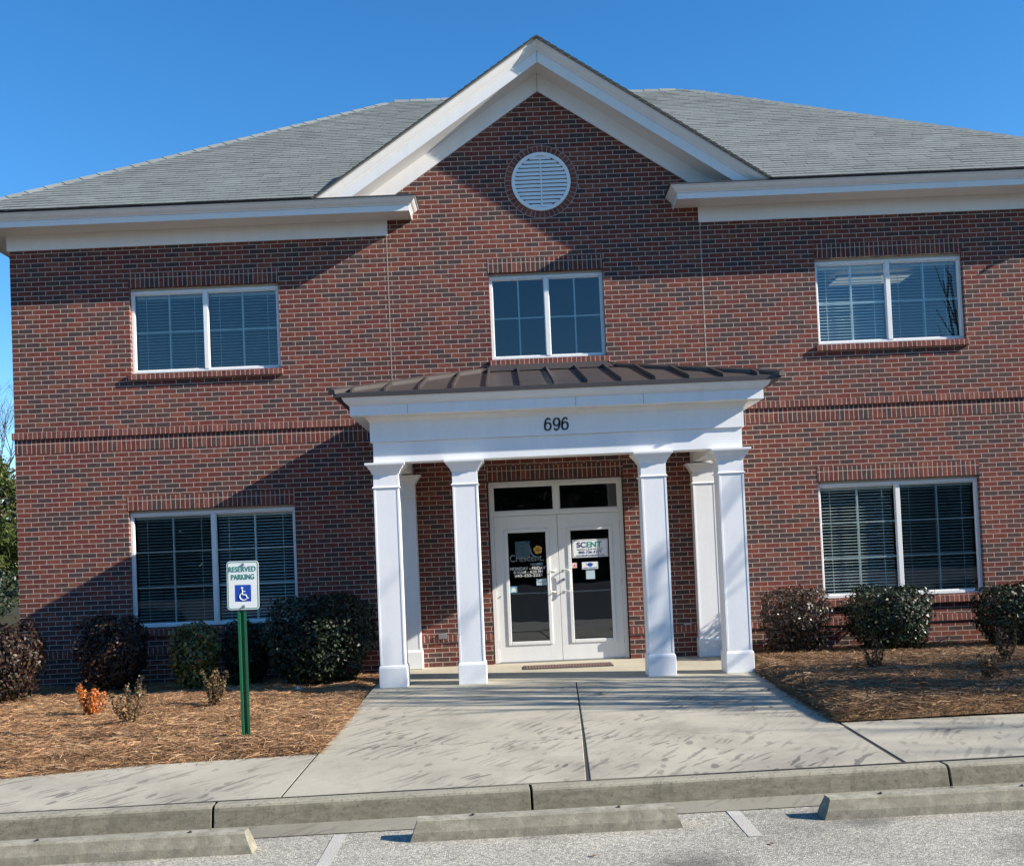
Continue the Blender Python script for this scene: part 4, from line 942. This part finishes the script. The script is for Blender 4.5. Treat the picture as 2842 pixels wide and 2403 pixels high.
# ------------------------------------------------------------------ wheel stops
def wheel_stop(x0, x1, yc, label):
    th = math.atan(.04); L = x1-x0; nseg = 36; mb = MB()
    prof = [(-.086, .0), (-.083, .062), (-.060, .132), (-.052, .142), (.052, .142), (.060, .132), (.083, .062), (.086, 0)]
    vs = []
    for i in range(nseg+1):
        t = i/nseg; s = -L/2+L*t; n_ = len(prof)
        for d, z in prof:
            end = 1.0; ss = s
            if i in (0, nseg): ss = s-(1 if i else -1)*(.055*(z/.142))
            jit = .0009*math.sin(37*s+13*d*40+z*90)+.0007*math.sin(91*s+z*130)
            vs.append((ss, d+jit*(z > .01), z+jit*.8*(z > .05)))
    n_ = len(prof); fs = [tuple(range(n_))[::-1], tuple(range(nseg*n_, nseg*n_+n_))]
    for i in range(nseg):
        for j in range(n_-1): fs.append((i*n_+j, i*n_+j+1, (i+1)*n_+j+1, (i+1)*n_+j))
    mb.add(vs, fs); xc = (x0+x1)/2
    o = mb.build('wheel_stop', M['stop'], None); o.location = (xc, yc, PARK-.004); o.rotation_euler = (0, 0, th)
    tag(o, label, 'wheel stop', 'concrete wheel stops along the kerb')
    for s in (-L*.27, L*.27):
        b = MB(); b.tube([(s, .002, .1425), (s, .002, .1455)], .016, 10); b.tube([(s+.004, .004, .1455), (s+.004, .004, .153)], .009, 8); p = b.build('anchor_pin', M['metaldk'], None); p.parent = o
    return o
wheel_stop(-4.26, -2.42, -8.27, 'concrete wheel stop at the left, cut by the photo edge')
wheel_stop(-1.405, .425, -8.085, 'concrete wheel stop lying alone in front of the central walkway')
wheel_stop(1.38, 3.21, -7.975, 'concrete wheel stop at the right, with broken pointed left end')
# ------------------------------------------------------------------ plants
def leaves_arr(C, Nrm, size, asp=.5, rng=RNG, curl=.25):
    """one folded two-quad leaf per centre"""
    n = len(C); t = rng.normal(0, 1, (n, 3)); t -= (t*Nrm).sum(1)[:, None]*Nrm; t /= np.linalg.norm(t, axis=1)[:, None]+1e-9
    b = np.cross(Nrm, t); L = size*rng.uniform(.65, 1.25, n); Wd = L*asp
    p0 = C-t*(L/2)[:, None]; p2 = C+t*(L/2)[:, None]; up_ = Nrm*(curl*Wd)[:, None]
    l1 = C-b*(Wd/2)[:, None]+up_; r1 = C+b*(Wd/2)[:, None]+up_
    V = np.stack([p0, r1, p2, l1], 1).reshape(-1, 3); k = np.arange(n)*4
    return V, np.stack([k, k+1, k+2, k+3], 1)
def branch_mesh(mb, base, tips, r0, bend=.1, n=5):
    for t in tips:
        b = Vector(base); t = Vector(t); m = (b+t)/2+Vector((random.uniform(-bend, bend), random.uniform(-bend, bend), 0))
        mb.tube([b, b.lerp(m, .6)*1.0, m, t], [r0, r0*.8, r0*.6, r0*.2], n, caps=False)
def shrub(name, c, rx, ry, h, n, size, mat, label, group=None, box=.55, low=.10, seed=0, twig=10, inner=.35, asp=.5, light=0):
    """clipped shrub: rounded block of leaves around a fan of stems"""
    rng = np.random.default_rng(seed+11); zb = c[2]; n = int(n*2.5); rx *= .87; ry *= .87; h *= .94
    T = tag(empty(name, c), label, 'shrub', group)
    d = rng.normal(0, 1, (n, 3)); d /= np.linalg.norm(d, axis=1)[:, None]
    p = 2+6*box; s = (np.abs(d)**p).sum(1)**(-1/p)                    # superellipsoid radius
    ph = rng.uniform(0, 6.28, 6)
    lump = 1+.06*np.sin(5*d[:, 0]+ph[0])*np.sin(4*d[:, 2]+ph[1])+.06*np.sin(7*d[:, 1]+3*d[:, 0]+ph[2])+.05*np.sin(11*d[:, 2]-6*d[:, 0]+ph[3])
    rad = np.where(rng.uniform(0, 1, n) < inner, rng.uniform(.45, .95, n), rng.normal(.97, .04, n)+.06*rng.exponential(.5, n))
    Pt = d*(s*lump*rad)[:, None]*np.array([rx, ry, h*(1-low)/2]); Pt[:, 2] += h*low+h*(1-low)/2
    tap = np.clip(.72+.5*(Pt[:, 2]/h), .6, 1.0); Pt[:, :2] *= tap[:, None]
    Nn = d+rng.normal(0, .55, (n, 3)); Nn[:, 2] += .15; Nn /= np.linalg.norm(Nn, axis=1)[:, None]
    V, F = leaves_arr(Pt+np.array(c), Nn, size*1.02, asp, rng)
    fast_mesh('foliage', V, F, mat, T, loc=c)
    mb = MB(); cv = Vector(c)
    for i in range(twig):
        a = random.uniform(0, 6.28); rr = random.uniform(.2, .85)
        tip = cv+Vector((rx*rr*math.cos(a), ry*rr*math.sin(a), h*random.uniform(.75, 1.02)))
        st = cv+Vector((random.uniform(-.06, .06), random.uniform(-.06, .06), -.04)); mid = st.lerp(tip, .5)+Vector((random.uniform(-.05, .05), random.uniform(-.05, .05), .03))
        mb.tube([st, mid, tip], [.011, .008, .003], 5, caps=False)
    mb.build('stems', M['twig'], T)
    return T
def bz(x, y): return float(bed_h(np.array([x]), np.array([y]), -1 if x < 0 else 1)[0])
shrub('shrub', (-7.32, -1.35, bz(-7.32, -1.35)-.02), .50, .46, 1.05, 2600, .058, M['leaf_purple'], 'dark maroon shrub at the left photo edge against the building corner', None, .6, .06, 1)
shrub('shrub', (-6.08, -.85, bz(-6.08, -.85)-.02), .435, .40, 1.02, 2500, .058, M['leaf_purple'], 'maroon-leaved clipped shrub behind the small orange shrub', None, .75, .10, 2)
shrub('shrub', (-4.92, -.98, bz(-4.92, -.98)-.02), .315, .32, .90, 1500, .060, M['leaf_mixed'], 'loose yellow-green shrub with a few red leaves under the left window', None, .5, .10, 3)
shrub('shrub', (-4.36, -.50, bz(-4.36, -.50)-.02), .30, .32, .90, 1300, .058, M['leaf_dark'], 'dark shaded shrub behind the parking sign post', None, .6, .06, 4)
shrub('shrub', (-3.29, -.78, bz(-3.29, -.78)-.02), .735, .52, 1.22, 4600, .058, M['leaf_dark'], 'big dark shrub in shade beside the left portico column', None, .65, .04, 5)
shrub('shrub', (3.20, -.58, bz(3.20, -.58)-.02), .49, .42, .92, 2500, .050, M['leaf_brown'], 'twiggy bronze shrub beside the right portico column', None, .55, .05, 6, 46, .45, .42)
shrub('shrub', (4.45, -.66, bz(4.45, -.66)-.02), .575, .48, .89, 3800, .054, M['leaf_dark'], 'round glossy dark green shrub below the right window', None, .42, .05, 7, 14)
shrub('shrub', (6.20, -.72, bz(6.20, -.72)-.02), .57, .48, .85, 3400, .054, M['leaf_dark'], 'glossy dark shrub cut by the right photo edge', None, .5, .05, 8)
def seedling(name, x, y, h, rad, n, size, mat, label, nst=9, seed=0, spread=1.):
    """small upright shrub of leafy stems"""
    rng = np.random.default_rng(seed+50); z = bz(x, y)-.005; T = tag(empty(name, (x, y, z)), label, 'small shrub')
    mb = MB(); C = []; Nn = []
    for i in range(nst):
        a = 6.28*i/nst+rng.uniform(-.3, .3); rr = rad*rng.uniform(.3, 1.)*spread; hh = h*rng.uniform(.62, 1.)
        p0 = Vector((x+rng.uniform(-.02, .02), y+rng.uniform(-.02, .02), z-.02)); p2 = Vector((x+rr*math.cos(a), y+rr*math.sin(a), z+hh)); p1 = p0.lerp(p2, .5)+Vector((.35*rr*math.cos(a), .35*rr*math.sin(a), -.01))
        mb.tube([p0, p1, p2], [.006, .0045, .002], 5, caps=False)
        for j in range(n//nst):
            t = rng.uniform(.22, 1.02); q = (p0*(1-t)**2+p1*2*t*(1-t)+p2*t*t) if t <= 1 else p2
            o = rng.normal(0, 1, 3); o /= np.linalg.norm(o); C.append(np.array(q)+o*rng.uniform(.012, .040)); m = o+rng.normal(0, .5, 3); m[2] += .3; Nn.append(m/np.linalg.norm(m))
    V, F = leaves_arr(np.array(C), np.array(Nn), size, .55, rng); fast_mesh('foliage', V, F, mat, T, loc=(x, y, z)); mb.build('stems', M['twig'], T)
    return T
seedling('small_shrub', -5.46, -3.20, .385, .155, 900, .038, M['leaf_orange'], 'small bright orange shrub in sunlit pine straw', 10, 1)
seedling('small_shrub', -4.62, -4.28, .46, .20, 560, .036, M['leaf_bronze'], 'small bronze shrub open and sparse, nearest the sidewalk on the left', 9, 2)
seedling('small_shrub', -4.13, -2.95, .45, .15, 760, .036, M['leaf_bronze'], 'small dense bronze shrub just left of the parking sign post', 10, 3)
seedling('small_shrub', 3.35, -3.30, .30, .12, 420, .032, M['leaf_dry'], 'tiny brown shrub in the right bed before the round green shrub', 8, 4)
seedling('small_shrub', 4.82, -3.30, .45, .14, 480, .034, M['leaf_dry'], 'taller brown small shrub near the right photo edge', 8, 5)
seedling('small_shrub', 4.20, -4.30, .28, .12, 380, .032, M['leaf_dry'], 'small brown shrub nearest the sidewalk in the right bed', 8, 6)
seedling('small_shrub', -6.45, -3.8, .30, .13, 260, .028, M['leaf_dry'], 'brown small shrub sprig at the extreme left photo edge', 7, 7)
# ------------------------------------------------------------------ small litter
mb = MB(); zz = bz(-3.45, -1.55); mb.box(-3.485, -3.42, -1.58, -1.53, zz-.01, zz+.04); mb.box(-3.475, -3.43, -1.575, -1.535, zz+.0402, zz+.052)
tag(mb.build('plastic_cap', M['paperw'], None, loc=(-3.45, -1.55, zz), bevel=.008), 'small white plastic cap in shaded straw before the big dark shrub', 'cap')
for i, (x, y, s, lab) in enumerate(((.90, -8.62, .045, 'curled dry brown leaf on the asphalt between two wheel stops'), (-.22, -8.72, .05, 'dry brown leaf on the asphalt below the middle wheel stop'), (2.62, -8.80, .05, 'pale dry leaf on the asphalt in front of the right wheel stop'))):
    mb = MB(); pts = [(0, -.5), (.22, -.25), (.30, .05), (.16, .35), (0, .55), (-.16, .35), (-.30, .05), (-.22, -.25)]; a = random.uniform(0, 6)
    vs = [(x+s*(u*math.cos(a)-v*math.sin(a)), y+s*(u*math.sin(a)+v*math.cos(a)), PARK+.006+s*(.9*u*u+.5*v*v)) for u, v in pts]+[(x, y, PARK+.004)]
    mb.add(vs, [(j, (j+1) % 8, 8) for j in range(8)]); mb.add([vs[0], (vs[0][0]+s*.3*math.sin(a), vs[0][1]-s*.3*math.cos(a), PARK+.01), (vs[0][0]+s*.3*math.sin(a)+.003, vs[0][1]-s*.3*math.cos(a), PARK+.01)], [(0, 1, 2)])
    tag(mb.build('dry_leaf', M['drywood'], None, loc=(x, y, PARK), recalc=False), lab, 'leaf')
# ceiling lights inside (seen through the right-hand windows)
def clight(x, y, z, label, w_=1.22, d_=.6):
    mb = MB(); mb.box(x-w_/2, x+w_/2, y-d_/2, y+d_/2, z-.004, z+.02); o = mb.build('ceiling_light', M['lamp'], None, loc=(x, y, z)); tag(o, label, 'ceiling light')
    mb = MB()
    for (a, b, c, e) in ((x-w_/2-.03, x-w_/2, y-d_/2, y+d_/2), (x+w_/2, x+w_/2+.03, y-d_/2, y+d_/2), (x-w_/2-.03, x+w_/2+.03, y-d_/2-.03, y-d_/2), (x-w_/2-.03, x+w_/2+.03, y+d_/2, y+d_/2+.03)): mb.box(a, b, c, e, z-.01, z+.025)
    mb.build('frame', M['vinyl'], o)
clight(5.55, 2.6, 5.90, 'lit ceiling light panel seen through the upper right window')
clight(5.0, 2.0, 2.66, 'dim yellow ceiling light seen through the lower right window')
# ------------------------------------------------------------------ trees
def conifer(x, y, h, r, n, label, seed, mat='conifer'):
    rng = np.random.default_rng(seed); z0 = -.06; T = tag(empty('evergreen_tree', (x, y, z0)), label, 'tree')
    mb = MB(); mb.tube([(x, y, z0-.1), (x+.05, y, z0+h*.5), (x, y, z0+h*.97)], [.16, .10, .02], 8); mb.build('trunk', M['bark'], T)
    C = []; Nn = []; nb = 150; mb = MB()
    for i in range(nb):
        u = rng.uniform(.04, 1.0); a = rng.uniform(0, 6.28); rr = r*(1-u)**.65*rng.uniform(.7, 1.1); st = Vector((x, y, z0+h*u*.93)); tip = st+Vector((rr*math.cos(a), rr*math.sin(a), .25*rr))
        mb.tube([st, st.lerp(tip, .5)+Vector((0, 0, -.05)), tip], [.025, .015, .006], 4, caps=False)
        for j in range(n//nb):
            t = rng.uniform(.25, 1.05); q = np.array(st.lerp(tip, t))+rng.normal(0, .13, 3); C.append(q); m = rng.normal(0, 1, 3); m[2] += .4; Nn.append(m/np.linalg.norm(m))
    V, F = leaves_arr(np.array(C), np.array(Nn), .19, .4, rng); fast_mesh('crown', V, F, M[mat], T, loc=(x, y, z0)); mb.build('branch', M['bark'], T)
conifer(-20.9, 26.0, 7.4, 2.6, 20000, 'yellow-green evergreen tree behind the left corner of the building', 21)
def bare_tree(name, x, y, h, label, seed, r0=.16, depth=5, spread=.5, z0=-.3, lean=(0, 0), group=None, twigs=True, n0=6):
    rng = random.Random(seed); T = tag(empty(name, (x, y, z0)), label, 'tree', group); mt, mc = MB(), MB()
    def grow(p, d, L, r, lv):
        q = p+d*L*.5+Vector((rng.uniform(-.06, .06), rng.uniform(-.06, .06), 0))*L; e = p+d*L
        (mt if lv == 0 else mc).tube([p, q, e], [r, r*.85, r*.66], max(4, 8-lv), caps=False)
        if lv >= depth: return
        k = rng.choice((2, 3, 3)) if lv else n0
        for i in range(k):
            a = rng.uniform(0, 6.28); s = spread*rng.uniform(.6, 1.3)
            perp = d.orthogonal().normalized(); perp = Matrix.Rotation(a, 3, d) @ perp
            nd = (d*math.cos(s)+perp*math.sin(s)+Vector((0, 0, .12))).normalized()
            t = rng.uniform(.45, 1.0) if lv else rng.uniform(.55, 1.0)
            grow(p+d*L*t, nd, L*rng.uniform(.55, .8), max(r*.55, .006), lv+1)
    grow(Vector((x, y, z0-.1)), Vector((lean[0], lean[1], 1)).normalized(), h*.36, r0, 0)
    mt.build('trunk', M['bark'], T, recalc=False); mc.build('crown', M['bark'], T, recalc=False); return T
def woodland(name, x0, x1, y0, y1, h0, h1, n, mat, size, seed):
    rng = np.random.default_rng(seed); x = rng.uniform(x0, x1, n); y = rng.uniform(y0, y1, n)
    hh = h0+(h1-h0)*(.5+.28*np.sin(x*.33+1)+.22*np.sin(x*.81+.4*y)); z = -.3+hh*rng.uniform(0, 1, n)**.8
    Nn = rng.normal(0, 1, (n, 3)); Nn /= np.linalg.norm(Nn, axis=1)[:, None]
    V, F = leaves_arr(np.stack([x, y, z], 1), Nn, size, .7, rng); return stuff(fast_mesh(name, V, F, mat))
woodland('woodland', -75, 75, -58, -48, 5.0, 10.5, 90000, M['woodland'], .8, 4)
woodland('woodland', -110, -18, 62, 74, 5.0, 9.5, 16000, M['woodland'], .9, 6)
bare_tree('bare_tree', 17.5, -7.9, 11.5, 'tall leafless tree off to the right beyond the photo edge', 31, .19, 5, .55)
bare_tree('bare_tree', 22.5, -9.6, 12.5, 'second leafless tree farther right beyond the photo edge', 32, .20, 5, .5)
bare_tree('bare_tree', 27.5, -10.4, 14, 'farthest leafless tree on the right beyond the photo edge', 33, .22, 5, .5)
for x, y, sd, lab in ((8.9, -5.0, 41, 'multi-stemmed leafless small tree nearest the building beyond the right photo edge'), (9.6, -6.3, 42, 'multi-stemmed leafless small tree nearest the sidewalk beyond the right photo edge')):
    T = tag(empty('bare_tree', (x, y, 0)), lab, 'tree', 'small leafless trees right of the photo'); rg = random.Random(sd); mb = MB()
    for i in range(15):
        a = rg.uniform(0, 6.28); b = Vector((x+.12*math.cos(a), y+.12*math.sin(a), -.1)); sp_ = rg.uniform(.2, 1.0); h_ = rg.uniform(4.8, 7.0)
        t_ = Vector((x+sp_*math.cos(a), y+sp_*math.sin(a)*1.1, h_)); m_ = b.lerp(t_, .5)+Vector((rg.uniform(-.15, .15), rg.uniform(-.15, .15), 0))
        mb.tube([b, m_, t_], [.055, .042, .014], 6, caps=False)
        for j in range(7):
            u = rg.uniform(.4, .95); p = (b.lerp(m_, u*2) if u < .5 else m_.lerp(t_, u*2-1)); q = p+Vector((rg.uniform(-.6, .6), rg.uniform(-.6, .6), rg.uniform(.5, 1.3)))
            mb.tube([p, p.lerp(q, .5)+Vector((0, 0, -.05)), q], [.02, .014, .006], 5, caps=False)
    mb.build('crown', M['bark'], T, recalc=False); mb2 = MB(); mb2.tube([(x, y, -.25), (x, y, .12)], [.2, .15], 10); mb2.build('trunk', M['bark'], T)
bare_tree('bare_tree', 14.0, -38, 13, 'leafless tree across the lot mirrored in the upper right window', 39, .04, 5, .6, n0=6)
shrub('shrub', (-20.6, 23.0, -.08), 2.6, 1.2, 1.9, 1500, .16, M['leaf_dark'], 'low dark shrub under the evergreen tree far behind the left corner', None, .4, .0, 19)
bare_tree('bare_tree', -25.5, 36, 13.0, 'leafless tree with fine twigs far behind the left corner', 5, .085, 5, .5, -.1)
